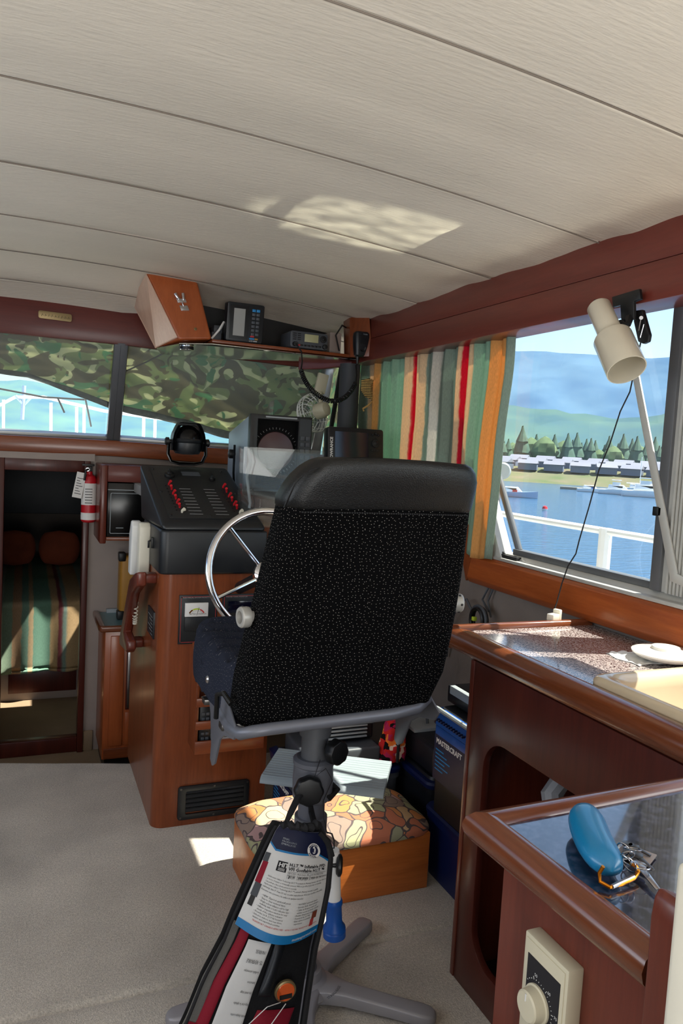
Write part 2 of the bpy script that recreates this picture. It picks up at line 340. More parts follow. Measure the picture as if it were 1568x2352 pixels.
# striped curtain cloth, patterned stool cloth, camouflage tarpaulin
def cloth(name, build_fn, transl=.35, rough=.9):
    m = mat(name, (128, 128, 128), rough, spec=.1, bump=.3, bscale=700); n, L, b = N(m); out = n['Material Output']
    col = build_fn(n, L); L.new(col, b.inputs['Base Color'])
    if transl:
        t = n.new('ShaderNodeBsdfTranslucent'); L.new(col, t.inputs[0]); x = n.new('ShaderNodeMixShader'); x.inputs[0].default_value = transl
        L.new(b.outputs[0], x.inputs[1]); L.new(t.outputs[0], x.inputs[2]); L.new(x.outputs[0], out.inputs[0])
    return m
def stripes(stops, axis='Y', warp=.0025, gscale=1):
    def fn(n, L):
        tc = n.new('ShaderNodeTexCoord'); sp = n.new('ShaderNodeSeparateXYZ'); L.new(tc.outputs['UV'], sp.inputs[0])
        nz = n.new('ShaderNodeTexNoise'); nz.inputs['Scale'].default_value = 14; nz.inputs['Detail'].default_value = 5
        mp = n.new('ShaderNodeMapping'); mp.inputs['Scale'].default_value = (3, 1, 1); L.new(tc.outputs['UV'], mp.inputs[0]); L.new(mp.outputs[0], nz.inputs['Vector'])
        s = n.new('ShaderNodeMath'); s.operation = 'SUBTRACT'; s.inputs[1].default_value = .5; L.new(nz.outputs['Fac'], s.inputs[0])
        k = n.new('ShaderNodeMath'); k.operation = 'MULTIPLY_ADD'; k.inputs[1].default_value = warp * 4; L.new(s.outputs[0], k.inputs[0]); L.new(sp.outputs[0], k.inputs[2])
        r = n.new('ShaderNodeValToRGB'); r.color_ramp.interpolation = 'LINEAR'; e = r.color_ramp.elements
        flat = []
        for i, (a, c) in enumerate(stops):
            b_ = stops[i + 1][0] if i + 1 < len(stops) else 1.0
            flat += [(a + .0015, c), (b_ - .0015, c)]
        flat = flat[:32]
        e[0].position = flat[0][0]; e[0].color = (*lin(flat[0][1]), 1); e[1].position = flat[-1][0]; e[1].color = (*lin(flat[-1][1]), 1)
        for p_, c in flat[1:-1]: q = e.new(p_); q.color = (*lin(c), 1)
        L.new(k.outputs[0], r.inputs[0])
        g = n.new('ShaderNodeTexNoise'); g.inputs['Scale'].default_value = 60; m2 = n.new('ShaderNodeMapping'); m2.inputs['Scale'].default_value = (8, 1, 1)
        L.new(tc.outputs['UV'], m2.inputs[0]); L.new(m2.outputs[0], g.inputs['Vector'])
        hs = n.new('ShaderNodeHueSaturation'); mr = n.new('ShaderNodeMapRange'); mr.inputs[3].default_value = .72; mr.inputs[4].default_value = 1.25
        L.new(g.outputs['Fac'], mr.inputs[0]); L.new(mr.outputs[0], hs.inputs['Value']); L.new(r.outputs[0], hs.inputs['Color'])
        return hs.outputs[0]
    return fn
G1, G2, G3, TAN, OR, RED, GRY, LT = (160, 190, 166), (150, 166, 152), (96, 176, 140), (232, 204, 168), (232, 176, 108), (214, 36, 60), (140, 122, 118), (226, 220, 208)
M['curtain'] = cloth('striped_curtain_cloth', stripes([(0, G2), (.03, TAN), (.055, OR), (.09, G1), (.33, TAN), (.378, RED), (.392, TAN), (.475, G2), (.545, LT), (.57, G2),
    (.700, TAN), (.728, RED), (.746, TAN), (.80, G1), (.885, OR), (.955, G2)]), .40)
M['bedspread'] = cloth('striped_bedspread_cloth', stripes([(0, G2), (.44, (130, 150, 128)), (.475, (170, 140, 110)), (.505, (110, 140, 124)), (.53, (170, 150, 118)), (.545, (104, 140, 122)), (.605, (176, 150, 112)), (.63, (120, 66, 70)), (.645, (120, 140, 130)), (.66, (176, 150, 112)), (.72, G2)]), 0)
def swirl(n, L):
    tc = n.new('ShaderNodeTexCoord'); nz = n.new('ShaderNodeTexNoise'); nz.inputs['Scale'].default_value = 7
    L.new(tc.outputs['Object'], nz.inputs['Vector'])
    x = n.new('ShaderNodeMix'); x.data_type = 'RGBA'; x.inputs[0].default_value = .14; L.new(tc.outputs['Object'], x.inputs[6]); L.new(nz.outputs['Color'], x.inputs[7])
    v = n.new('ShaderNodeTexVoronoi'); v.inputs['Scale'].default_value = 15; L.new(x.outputs[2], v.inputs['Vector'])
    w_ = n.new('ShaderNodeTexVoronoi'); w_.feature = 'DISTANCE_TO_EDGE'; w_.inputs['Scale'].default_value = 15; L.new(x.outputs[2], w_.inputs['Vector'])
    sp = n.new('ShaderNodeSeparateColor'); L.new(v.outputs['Color'], sp.inputs[0])
    r = n.new('ShaderNodeValToRGB'); r.color_ramp.interpolation = 'CONSTANT'; e = r.color_ramp.elements
    cs = [(206, 170, 130), (196, 120, 92), (170, 168, 132), (214, 190, 150), (150, 130, 118), (208, 140, 90), (186, 150, 148), (160, 158, 130)]
    e[0].position = 0; e[0].color = (*lin(cs[0]), 1); e[1].position = .125; e[1].color = (*lin(cs[1]), 1)
    for i, c in enumerate(cs[2:]): q = e.new((i + 2) * .125); q.color = (*lin(c), 1)
    L.new(sp.outputs[0], r.inputs[0])
    # ring inside some cells
    rg = n.new('ShaderNodeMath'); rg.operation = 'COMPARE'; rg.inputs[1].default_value = .33; rg.inputs[2].default_value = .02; L.new(v.outputs['Distance'], rg.inputs[0])
    ed = n.new('ShaderNodeMath'); ed.operation = 'LESS_THAN'; ed.inputs[1].default_value = .03; L.new(w_.outputs['Distance'], ed.inputs[0])
    mx = n.new('ShaderNodeMath'); mx.operation = 'MAXIMUM'; L.new(rg.outputs[0], mx.inputs[0]); L.new(ed.outputs[0], mx.inputs[1])
    y = n.new('ShaderNodeMix'); y.data_type = 'RGBA'; L.new(mx.outputs[0], y.inputs[0]); L.new(r.outputs[0], y.inputs[6]); y.inputs[7].default_value = (*lin((96, 84, 84)), 1)
    return y.outputs[2]
M['swirl'] = cloth('patterned_stool_tapestry', swirl, 0)
def camo(n, L):
    tc = n.new('ShaderNodeTexCoord'); out = None
    base = n.new('ShaderNodeRGB'); base.outputs[0].default_value = (*lin((196, 196, 164)), 1); cur = base.outputs[0]
    for i, (c, s, t) in enumerate((((148, 156, 120), 5.2, .47), ((126, 122, 102), 6.6, .52), ((116, 150, 118), 6.0, .60))):
        mp = n.new('ShaderNodeMapping'); mp.inputs['Location'].default_value = (i * 7.3, i * 3.1, 1); mp.inputs['Scale'].default_value = (1, 1, 1.5); L.new(tc.outputs['Object'], mp.inputs[0])
        nz = n.new('ShaderNodeTexNoise'); nz.inputs['Scale'].default_value = s; nz.inputs['Detail'].default_value = 1.5; nz.inputs['Distortion'].default_value = 1.4; L.new(mp.outputs[0], nz.inputs['Vector'])
        k = n.new('ShaderNodeMath'); k.operation = 'GREATER_THAN'; k.inputs[1].default_value = t; L.new(nz.outputs['Fac'], k.inputs[0])
        x = n.new('ShaderNodeMix'); x.data_type = 'RGBA'; L.new(k.outputs[0], x.inputs[0]); L.new(cur, x.inputs[6]); x.inputs[7].default_value = (*lin(c), 1); cur = x.outputs[2]
    return cur
M['camo'] = cloth('camouflage_tarpaulin', camo, .6)
def tribal(n, L):
    tc = n.new('ShaderNodeTexCoord'); v = n.new('ShaderNodeTexVoronoi'); v.inputs['Scale'].default_value = 45; v.distance = 'CHEBYCHEV'; L.new(tc.outputs['Object'], v.inputs['Vector'])
    sp = n.new('ShaderNodeSeparateColor'); L.new(v.outputs['Color'], sp.inputs[0]); r = n.new('ShaderNodeValToRGB'); r.color_ramp.interpolation = 'CONSTANT'; e = r.color_ramp.elements
    e[0].position = 0; e[0].color = (*lin((190, 40, 40)), 1); e[1].position = .25; e[1].color = (*lin((230, 120, 50)), 1)
    for p_, c in ((.5, (24, 20, 22)), (.68, (232, 200, 180)), (.8, (170, 40, 80))): q = e.new(p_); q.color = (*lin(c), 1)
    L.new(sp.outputs[0], r.inputs[0]); return r.outputs[0]
M['tribal'] = cloth('orange_red_patterned_cloth', tribal, 0)
# ------------------------------------------------------------------ the cabin
def ceil_z(x, y):
    z = 2.152 - .0435 * x * x
    if y > 3.45: z -= .50 * (y - 3.45) ** 2
    return z
SEAMS = (0.60, 1.22, 1.80, 2.35, 2.90, 3.45, 3.78)
def ceil_pt(u, v):
    x = -1.62 + 3.27 * u; y = ys[min(int(round(v * (len(ys) - 1))), len(ys) - 1)]
    z = ceil_z(x, y); dm = min(abs(y - s) for s in SEAMS)
    z += .004 * math.exp(-(dm / .003) ** 2) - .0008 * math.exp(-((dm - .010) / .008) ** 2)
    z += .0028 * mn.noise(Vector((x * 1.3, y * 4.0, 0))) + .0015 * mn.noise(Vector((x * 3, y * 12, 5)))
    if x > 1.30: z += .010 * mn.noise(Vector((x * 3, y * 6, 3))) * min(1, (x - 1.3) * 5)
    return Vector((x, y, z))
ys = []
y_ = -2.0
while y_ < 4.0:
    dm = min(abs(y_ - s) for s in SEAMS); ys.append(y_); y_ += .002 if dm < .022 else .025
m = MB(); m.grid(ceil_pt, 90, len(ys) - 1); struct(m.build('ceiling', M['ceil'], ang=80))
for k, sy in enumerate(SEAMS):
    m = MB(); m.tube([Vector((-1.6 + 3.2 * q / 60, sy, ceil_z(-1.6 + 3.2 * q / 60, sy) + .0005)) for q in range(61)], .0019, 6); struct(m.build('trim_%d' % (20 + k), M['seam']))
# saloon floor: two carpet runs meeting in a seam, and the lower floor forward
m = MB()
def slab(y0, y1):
    def top(u, v):
        x = -1.6 + 3.2 * u; y = y0 + (y1 - y0) * v
        if y1 > 3: y -= .28 * (x + .07) * v * (1 if x < .6 else 0) + (.19 * v if x >= .6 else 0)
        z = -.010 * (math.exp(-((v) * (y1 - y0) / .010) ** 2) + math.exp(-((1 - v) * (y1 - y0) / .012) ** 2) * (3 if y1 > 3 else 1))
        return Vector((x, y, z + .0015 * mn.noise(Vector((x * 5, y * 5, 0)))))
    m.grid(top, 40, 200)
slab(-1.9, 1.89); slab(1.89, 3.50)
m.box(-1.6, 1.6, -1.9, 3.30, -.30, -.035); m.prism([Vector(q) for q in ((-1.6, 3.3, -.3), (.58, 3.3, -.3), (.58, 3.31, -.3), (-.07, 3.49, -.3), (-1.6, 3.6, -.3))], [Vector(q) for q in ((-1.6, 3.3, -.03), (.58, 3.3, -.03), (.58, 3.31, -.03), (-.07, 3.49, -.03), (-1.6, 3.6, -.03))])
struct(m.build('floor', M['carpet'], ang=60))
m = MB(); m.box(-1.6, 1.6, 3.3, 7.6, -.30, -.25); struct(m.build('floor', M['carpet_low']))
# starboard wall with a raked window opening and a forward opening added to backlight the curtain
m = MB()
X0, X1 = 1.60, 1.622
def wallpoly(pts): m.ext([(X0, a, b) for a, b in pts], (X1 - X0, 0, 0))
wallpoly([(-2, -.3), (4.3, -.3), (4.3, 1.06), (-2, 1.06)])
wallpoly([(-2, 1.88), (4.0, 1.88), (4.0, 2.2), (-2, 2.2)])
wallpoly([(-2, 1.06), (-.7, 1.06), (-.7, 1.88), (-2, 1.88)])
wallpoly([(2.33, 1.06), (2.43, 1.06), (2.92, 1.88), (2.80, 1.88)])
struct(m.build('wall_starboard', M['wallvinyl']))
m = MB()
m.box(-1.66, -1.6, -2, 4.3, -.3, 1.06); m.box(-1.66, -1.6, -2, 4.3, 1.88, 2.2); m.box(-1.66, -1.6, -2, -.2, 1.06, 1.88); m.box(-1.66, -1.6, 3.3, 4.3, 1.06, 1.88)
struct(m.build('wall_port', M['wallvinyl']))
m = MB(); m.box(-1.66, -.95, -1.9, -1.84, -.3, 2.2); m.box(.85, 1.66, -1.9, -1.84, -.3, 2.2); m.box(-.95, .85, -1.9, -1.84, 1.98, 2.2); m.box(-.95, .85, -1.9, -1.84, -.3, .5)
struct(m.build('wall_aft', M['wallvinyl']))
# deck, roof and hull outside so daylight comes only through the windows
m = MB(); m.box(-1.66, 1.66, -2.0, 3.95, 2.17, 2.21); struct(m.build('roof', M['whitepaint']))
m = MB(); m.box(1.66, 2.15, -2.5, 4.6, .40, .45); m.box(2.10, 2.16, -2.5, 4.6, -.9, .45); m.box(-2.16, -1.66, -2.5, 4.6, .4, .45)
struct(m.build('side_deck', M['whitepaint']))
# front bulkhead below the windshield, with the doorway to the forward cabin
BY = 4.15; DX0, DX1 = -.085, .29
m = MB()
m.box(-1.6, DX0 - .03, BY, BY + .05, -.30, 1.33); m.box(DX1 + .025, 1.6, BY, BY + .05, -.30, 1.33); m.box(DX0 - .03, DX1 + .03, BY, BY + .05, 1.27, 1.33)
struct(m.build('wall_front', M['creamwall']))
m = MB(); m.box(DX0 - .06, DX0, BY - .025, BY + .06, -.25, 1.30); m.box(DX1, DX1 + .03, BY - .025, BY + .06, -.25, 1.30); m.box(DX0, DX1, BY - .025, BY + .06, 1.235, 1.30)
m.box(DX0, DX1, BY - .01, BY + .05, -.25, -.17)
struct(m.build('door_1', M['dark_z'], bevel=.004))
m = MB(); m.box(-1.6, .34, BY - .03, BY, 1.295, 1.335); struct(m.build('trim_1', M['creamwall']))
m = MB(); m.box(DX1 + .03, .37, BY - .012, BY, -.25, -.14); struct(m.build('baseboard_front', M['carpet_low'], bevel=.004))
# forward cabin shell
m = MB()
m.box(-1.6, -1.5, BY + .05, 7.6, -.3, 1.4); m.box(1.5, 1.6, BY + .05, 7.6, -.3, 1.4); m.box(-1.6, 1.6, 7.5, 7.6, -.3, 1.4)
struct(m.build('wall_forward', M['wallvinyl']))
m = MB()
hx0, hx1, hy0, hy1 = .62, .98, 4.62, 4.80
m.box(-1.6, hx0, BY + .03, 7.6, 1.34, 1.39); m.box(hx1, 1.6, BY + .03, 7.6, 1.34, 1.39); m.box(hx0, hx1, BY + .03, hy0, 1.34, 1.39); m.box(hx0, hx1, hy1, 7.6, 1.34, 1.39)
struct(m.build('foredeck', M['whitepaint']))
# windshield: lines along the top (T) and the bottom (B) of the panes
T = [Vector((-1.50, 3.93, 1.885)), Vector((.43, 3.95, 1.885)), Vector((1.46, 3.76, 1.845))]
B = [Vector((-1.60, 4.17, 1.415)), Vector((.43, 4.19, 1.415)), Vector((1.50, 4.06, 1.392))]
def ws(i, u, v, off=0):
    a = T[i].lerp(T[i + 1], u); b = B[i].lerp(B[i + 1], u); n_ = (T[i + 1] - T[i]).cross(B[i] - T[i]).normalized()
    if n_.y < 0: n_ = -n_
    return a.lerp(b, v) + n_ * off
for k, (i, u0, u1) in enumerate(((0, 0, .98), (1, .04, 1.0))):
    w_ = MB(); w_.hexa([ws(i, u0, .98), ws(i, u1, .98), ws(i, u1, .98, .006), ws(i, u0, .98, .006), ws(i, u0, 0), ws(i, u1, 0), ws(i, u1, 0, .006), ws(i, u0, 0, .006)])
    g = struct(w_.build('window_%d' % (k + 1), M['wglass']))
    f_ = MB(); f_.hexa([ws(i, 0, 1.03, -.02), ws(i, 1, 1.03, -.02), ws(i, 1, 1.03, .02), ws(i, 0, 1.03, .02), ws(i, 0, .965, -.012), ws(i, 1, .965, -.012), ws(i, 1, .965, .02), ws(i, 0, .965, .02)])
    f_.build('window_frame', M['alu'], g, bevel=.004)
m = MB()
for du, o0, o1 in ((0, -.022, .02),):
    a = [ws(0, .985, 1.0, o0), ws(1, .036, 1.0, o0), ws(1, .036, 1.0, o1), ws(0, .985, 1.0, o1)]; b = [ws(0, .985, -.02, o0), ws(1, .036, -.02, o0), ws(1, .036, -.02, o1), ws(0, .985, -.02, o1)]
    m.prism(a, b)
a_, b_ = ws(0, .9995, 1.0, -.024), ws(0, .9995, 0, -.024); m.tube([a_, b_], .003, 6)
struct(m.build('trim_2', M['alu_d'], bevel=.003))
# starboard corner: silver strip, black seals, small quarter window
m = MB(); m.hexa([(1.475, 4.00, 1.37), (1.515, 3.96, 1.37), (1.54, 4.04, 1.37), (1.49, 4.08, 1.37), (1.44, 3.74, 1.87), (1.475, 3.70, 1.87), (1.50, 3.78, 1.87), (1.45, 3.82, 1.87)])
struct(m.build('trim_3', M['alu'], bevel=.006))
m = MB()
for k in (0, 1): 
    o_ = Vector((.024, -.034, 0)) * (1 + k * 1.3) + Vector((.01, 0, 0)); m.tube([Vector((1.505, 3.96, 1.37)) + o_, Vector((1.465, 3.70, 1.87)) + o_], .013, 8)
struct(m.build('trim_4', M['rubber']))
m = MB(); m.hexa([(1.60, 3.90, 1.38), (1.606, 3.90, 1.38), (1.606, 3.3, 1.38), (1.60, 3.3, 1.38), (1.56, 3.62, 1.87), (1.566, 3.62, 1.87), (1.606, 3.3, 1.87), (1.60, 3.3, 1.87)])
struct(m.build('window_3', M['glass']))
m = MB(); m.box(1.60, 1.66, 3.55, 4.3, 1.0, 1.39); struct(m.build('wall_quarter', M['wallvinyl']))
# beam over the windshield, then round the corner to the side valance
def strip(pts, z0s, z1s, t, name, mt, kind=True, bevel=.004):
    m = MB(); lo = []
    for i, p in enumerate(pts):
        a = pts[max(i - 1, 0)]; b = pts[min(i + 1, len(pts) - 1)]; d = Vector((b[0] - a[0], b[1] - a[1], 0)).normalized(); n_ = Vector((-d.y, d.x, 0)) * t
        p = Vector((p[0], p[1], 0)); lo.append([p + Vector((0, 0, z0s[i])), p + n_ + Vector((0, 0, z0s[i])), p + n_ + Vector((0, 0, z1s[i])), p + Vector((0, 0, z1s[i]))])
    m.loft(lo); return struct(m.build(name, mt, bevel=bevel))
strip([(-1.6, 3.905), (.43, 3.925), (1.40, 3.76)], [1.878, 1.878, 1.835], [2.06, 2.06, 2.0], .03, 'trim_5', M['red_x'])
strip([(1.30, 3.775), (1.40, 3.70), (1.50, 3.50)], [1.825, 1.832, 1.845], [1.90, 1.90, 1.90], .03, 'trim_6', M['red_y'])
# wooden sill under the windshield
strip([(-1.6, 4.10), (.43, 4.12), (1.50, 3.98)], [1.325, 1.325, 1.30], [1.408, 1.408, 1.388], .09, 'trim_7', M['teak_x'], bevel=.010)
# starboard valance, two boards
m = MB(); m.ext([(1.50, 3.52, 1.955), (1.60, 3.52, 1.955), (1.60, 3.52, 2.075), (1.512, 3.52, 2.075)], (0, -5.3, 0)); struct(m.build('trim_8', M['red_y'], bevel=.003))
m = MB(); m.ext([(1.487, 3.52, 1.848), (1.60, 3.52, 1.848), (1.60, 3.52, 1.954), (1.498, 3.52, 1.954)], (0, -5.3, 0)); struct(m.build('trim_9', M['red_y'], bevel=.004))
# wooden frame below the side window, mitred up the raked corner
m = MB()
pr_ = [(1.605, .945), (1.575, .950), (1.562, .972), (1.568, 1.045), (1.580, 1.058), (1.605, 1.060)]
m.prism([(x, 2.46 - (z - .945) * .15, z) for x, z in pr_], [(x, -1.8, z) for x, z in pr_]); struct(m.build('trim_10', M['teak_y'], bevel=.003))
m = MB(); m.hexa([(1.566, 2.47, .95), (1.605, 2.47, .95), (1.605, 2.36, 1.06), (1.585, 2.36, 1.06), (1.590, 2.93, 1.88), (1.605, 2.93, 1.88), (1.605, 2.83, 1.88), (1.590, 2.83, 1.88)])
struct(m.build('trim_11', M['teak_z'], bevel=.004))
# pale metal window frame: ledge, bottom rail, raked end, mullion
m = MB()
m.ext([(1.578, 2.33, 1.058), (1.66, 2.33, 1.058), (1.66, 2.33, 1.085), (1.615, 2.33, 1.085), (1.600, 2.33, 1.070), (1.578, 2.33, 1.070)], (0, -3.0, 0))
m.hexa([(1.585, 2.36, 1.06), (1.64, 2.36, 1.06), (1.64, 2.27, 1.06), (1.585, 2.27, 1.06), (1.585, 2.83, 1.88), (1.64, 2.83, 1.88), (1.64, 2.76, 1.88), (1.585, 2.76, 1.88)])
fr = struct(m.build('window_4', M['alu_w'], bevel=.003))
m = MB(); m.box(1.615, 1.65, -.7, 2.25, 1.085, 1.105); m.tube([(1.632, 2.235, 1.10), (1.632, 2.72, 1.88)], .013, 8); m.build('window_channel', M['alu_d'], fr, bevel=.002)
m = MB(); m.hexa([(1.63, 2.27, 1.1), (1.636, 2.27, 1.1), (1.636, -.7, 1.1), (1.63, -.7, 1.1), (1.63, 2.75, 1.88), (1.636, 2.75, 1.88), (1.636, -.7, 1.88), (1.63, -.7, 1.88)])
m.build('window_pane', M['glass'], fr)
m = MB(); m.box(1.60, 1.66, 1.555, 1.590, 1.085, 1.88); m.build('mullion', M['alu_d'], fr, bevel=.003)
m = MB()
for k in range(9): m.box(1.602, 1.645, 1.535 - k * .0125 - .007, 1.535 - k * .0125, 1.085, 1.88)
m.box(1.61, 1.64, 1.42, 1.555, 1.085, 1.88); m.build('ribbed_panel', M['alu_w'], fr)
m = MB(); m.box(1.594, 1.606, 1.565, 1.585, 1.29, 1.315); m.box(1.590, 1.602, 1.573, 1.592, 1.29, 1.315); m.build('latch', M['black'], fr, bevel=.002)
m = MB(); m.box(1.59, 1.612, 2.19, 2.30, 1.070, 1.082); m.tube([(1.60, 2.33, 1.10), (1.60, 2.27, 1.078), (1.60, 2.20, 1.08)], .006, 6); m.build('latch', M['rubber'], fr, bevel=.002)
m = MB(); m.ext([(1.60, 1.785, 1.87), (1.60, 1.762, 1.87), (1.60, 1.492, 1.145), (1.60, 1.40, 1.125), (1.60, 1.40, 1.105), (1.60, 1.512, 1.122)], (-.006, 0, 0)); m.build('diagonal_stay', M['alu_w'], fr, bevel=.001)
m = MB(); m.hexa([(1.63, 3.4, 1.1), (1.636, 3.4, 1.1), (1.636, 2.45, 1.1), (1.63, 2.45, 1.1), (1.63, 3.4, 1.88), (1.636, 3.4, 1.88), (1.636, 2.9, 1.88), (1.63, 2.9, 1.88)])
struct(m.build('window_5', M['glass']))  # unseen pane, added so light reaches the back of the curtain
m = MB(); m.box(1.606, 1.612, .42, 1.37, 1.57, 1.88); m.cyl((1.609, .42, 1.566), (1.609, 1.37, 1.566), .008, 10); tag(m.build('added_sun_blind', M['curtain_plain']), 'added unseen cream blind keeping sun off the sink, over the aft part of the side window', 'blind')  # out-of-view blind, added to shape the sun falling on the sink
# ------------------------------------------------------------------ helm console
CX0, CX1, CY0, CY1 = .458, .885, 2.72, 3.42
t = thing('helm_console', 'tall cherry-wood steering console with rounded corner standing on the carpet', 'console', (.67, 3.0, 0))
def rc_outline(x0, x1, y0, y1, r, z):
    pts = [Vector((x1, y0, z)), Vector((x1, y1, z)), Vector((x0, y1, z))]
    for k in range(9):
        a = math.radians(180 + 90 * k / 8); pts.append(Vector((x0 + r + r * math.cos(a), y0 + r + r * math.sin(a), z)))
    return pts
m = MB(); m.prism(rc_outline(CX0, CX1, CY0, CY1, .045, 0), rc_outline(CX0, CX1, CY0, CY1, .045, .945)); m.build('body', M['teak_z'], t)
# louvred vent
m = MB(); holed(m, rrect(.685, .088, .270, .128, .012), rrect(.690, .088, .222, .088, .006), lambda a, b: Vector((a, 2.712, b)), (0, .010, 0)); v_ = m.build('vent_frame', M['black2'], t, bevel=.002)
m = MB()
for k in range(5): z = .052 + k * .0175; m.hexa([(.58, 2.712, z), (.80, 2.712, z), (.80, 2.722, z + .012), (.58, 2.722, z + .012), (.58, 2.709, z + .004), (.80, 2.709, z + .004), (.80, 2.719, z + .016), (.58, 2.719, z + .016)])
m.build('louvre', M['black2'], v_)
for x in (.560, .685, .812):
    for z in (.033, .143): m = MB(); m.cyl((x, 2.712, z), (x, 2.7095, z), .004, 10); m.build('screw', M['gunmetal'], v_)
# electrical gauge panels
for k, (x0, x1) in enumerate(((.528, .668), (.686, .826))):
    m = MB(); m.box(x0, x1, 2.713, 2.722, .690, .870); g = m.build('gauge_panel', M['black2'], t, bevel=.001)
    m = MB(); holed(m, rrect((x0 + x1) / 2, .78, .128, .168, .003), rrect((x0 + x1) / 2, .78, .125, .165, .003), lambda a, b: Vector((a, 2.7122, b)), (0, .0006, 0)); m.build('red_border', M['redink'], g)
    for a in (x0 + .008, x1 - .008):
        for z in (.698, .862): m = MB(); m.cyl((a, 2.7125, z), (a, 2.711, z), .0025, 8); m.build('screw', M['gunmetal'], g)
    text(m2 := MB(), 'ELECTRICAL SYSTEM MONITOR' if k == 0 else 'WATER TANK MONITOR', .0072, plane((x0 + .012, 2.7118, .858), (1, 0, 0), (0, 0, 1))); m2.build('lettering', M['white_line'], g)
    if k == 0:
        m = MB(); m.box(x0 + .02, x0 + .104, 2.704, 2.713, .792, .842); f_ = m.build('meter_face', M['paper'], g, bevel=.001)
        m = MB(); m.box(x0 + .02, x0 + .104, 2.704, 2.713, .740, .790); m.build('meter_housing', M['black2'], g, bevel=.001)
        for col, a0, a1 in (('bronze', 150, 120), ('lime', 118, 70), ('redink', 68, 30)):
            m = MB(); cxx, czz = x0 + .062, .790
            for q in range(6):
                b0 = math.radians(a0 + (a1 - a0) * q / 6); b1 = math.radians(a0 + (a1 - a0) * (q + 1) / 6)
                m.quad(*[(cxx + r * math.cos(b), 2.7036, czz + r * math.sin(b)) for r, b in ((.028, b0), (.028, b1), (.033, b1), (.033, b0))])
            m.build('scale_arc', M[col], f_)
        m = MB(); m.tube([(cxx, 2.7034, .797), (cxx + .008, 2.7034, .826)], .0006, 4)
        for q in range(9): a = math.radians(150 - 15 * q); m.tube([(cxx + .022 * math.cos(a), 2.7035, .79 + .022 * math.sin(a)), (cxx + .026 * math.cos(a), 2.7035, .79 + .026 * math.sin(a))], .0005, 4)
        m.build('needle', M['ink'], f_)
        text(m2 := MB(), 'BATTERY CONDITION', .006, plane((x0 + .036, 2.7035, .800), (1, 0, 0), (0, 0, 1))); m2.build('lettering', M['ink'], f_)
    else:
        m = MB(); m.box(x0 + .02, x0 + .12, 2.706, 2.713, .80, .845); m.build('meter_face', M['screen'], g, bevel=.001)
m = MB(); m.hexa([(.452, 2.80, .690), (.460, 2.80, .690), (.460, 2.94, .690), (.452, 2.94, .690), (.452, 2.80, .79), (.460, 2.80, .79), (.460, 2.94, .79), (.452, 2.94, .79)])
g = m.build('side_label_plate', M['black2'], t, bevel=.001)
m = MB()
for k in range(6): m.box(.4512, .4516, 2.82, 2.82 + .04 + .03 * (k % 3), .70 + k * .013, .702 + k * .013)
m.build('lettering', M['white_line'], g)
# wooden grab handle on the port face
m = MB()
prof = [(2.76, .955), (2.86, .93), (3.06, .855), (3.27, .575), (3.245, .545), (2.95, .60), (2.90, .635), (2.93, .655), (3.06, .645), (3.08, .655), (2.86, .835), (2.80, .855), (2.76, .90)]
prof = [(2.78, .945), (2.85, .930), (2.98, .885), (3.01, .860), (3.245, .590), (3.235, .560), (3.02, .585), (2.985, .605), (2.99, .640), (3.10, .650), (2.93, .835), (2.88, .855), (2.78, .895)]
m.ext([(.385, a, b) for a, b in prof], (.035, 0, 0)); m.box(.40, .46, 3.06, 3.12, .59, .625); m.box(.40, .46, 2.79, 2.85, .900, .935)
m.build('grab_handle', M['red_z'], t, bevel=.008, seg=3)
# slatted rack
rk = thing('slatted_rack', 'small cherry-wood slatted rack fixed low on the console face', 'rack', (.71, 2.67, .316))
for z0, z1 in ((.316, .362), (.405, .435), (.488, .520), (.566, .600)):
    m = MB(); m.box(.580, .835, 2.602, 2.614, z0, z1); m.build('slat', M['teak_x'], rk, bevel=.002)
for x in (.580, .823): m = MB(); m.hexa([(x, 2.614, .316), (x + .012, 2.614, .316), (x + .012, 2.719, .316), (x, 2.719, .316), (x, 2.614, .60), (x + .012, 2.614, .60), (x + .012, 2.719, .70), (x, 2.719, .70)]); m.build('side_board', M['teak_z'], rk, bevel=.002)
m = MB(); m.box(.592, .823, 2.614, 2.719, .316, .328); m.build('bottom_board', M['teak_x'], rk)
t = thing('remote_control', 'black keypad handset with a white cap, leaning in the slatted rack', 'handset', (.62, 2.65, .329))
m = MB(); m.box(.598, .640, 2.625, 2.655, .329, .485); m.build('body', M['black2'], t, bevel=.005)
m = MB()
for k in range(6):
    for j in range(2): m.box(.605 + j * .016, .617 + j * .016, 2.622, 2.626, .36 + k * .018, .37 + k * .018)
m.build('keys', M['gtool'], t, bevel=.001)
m = MB(); m.lathe((.620, 2.640, .485), (0, 0, 1), [(.016, 0), (.019, .012), (.016, .026), (.004, .032)], 14); m.build('cap', M['ivory'], t)
t = thing('manual_booklet', 'white instruction booklet standing in the slatted rack', 'booklet', (.71, 2.65, .329))
m = MB(); m.box(.645, .822, 2.640, 2.652, .329, .470); m.build('cover', M['paper'], t)
m = MB()
for k in range(9): m.box(.655, .73 + .02 * (k % 3), 2.6392, 2.6398, .345 + k * .012, .347 + k * .012)
m.build('print', M['ink'], t)
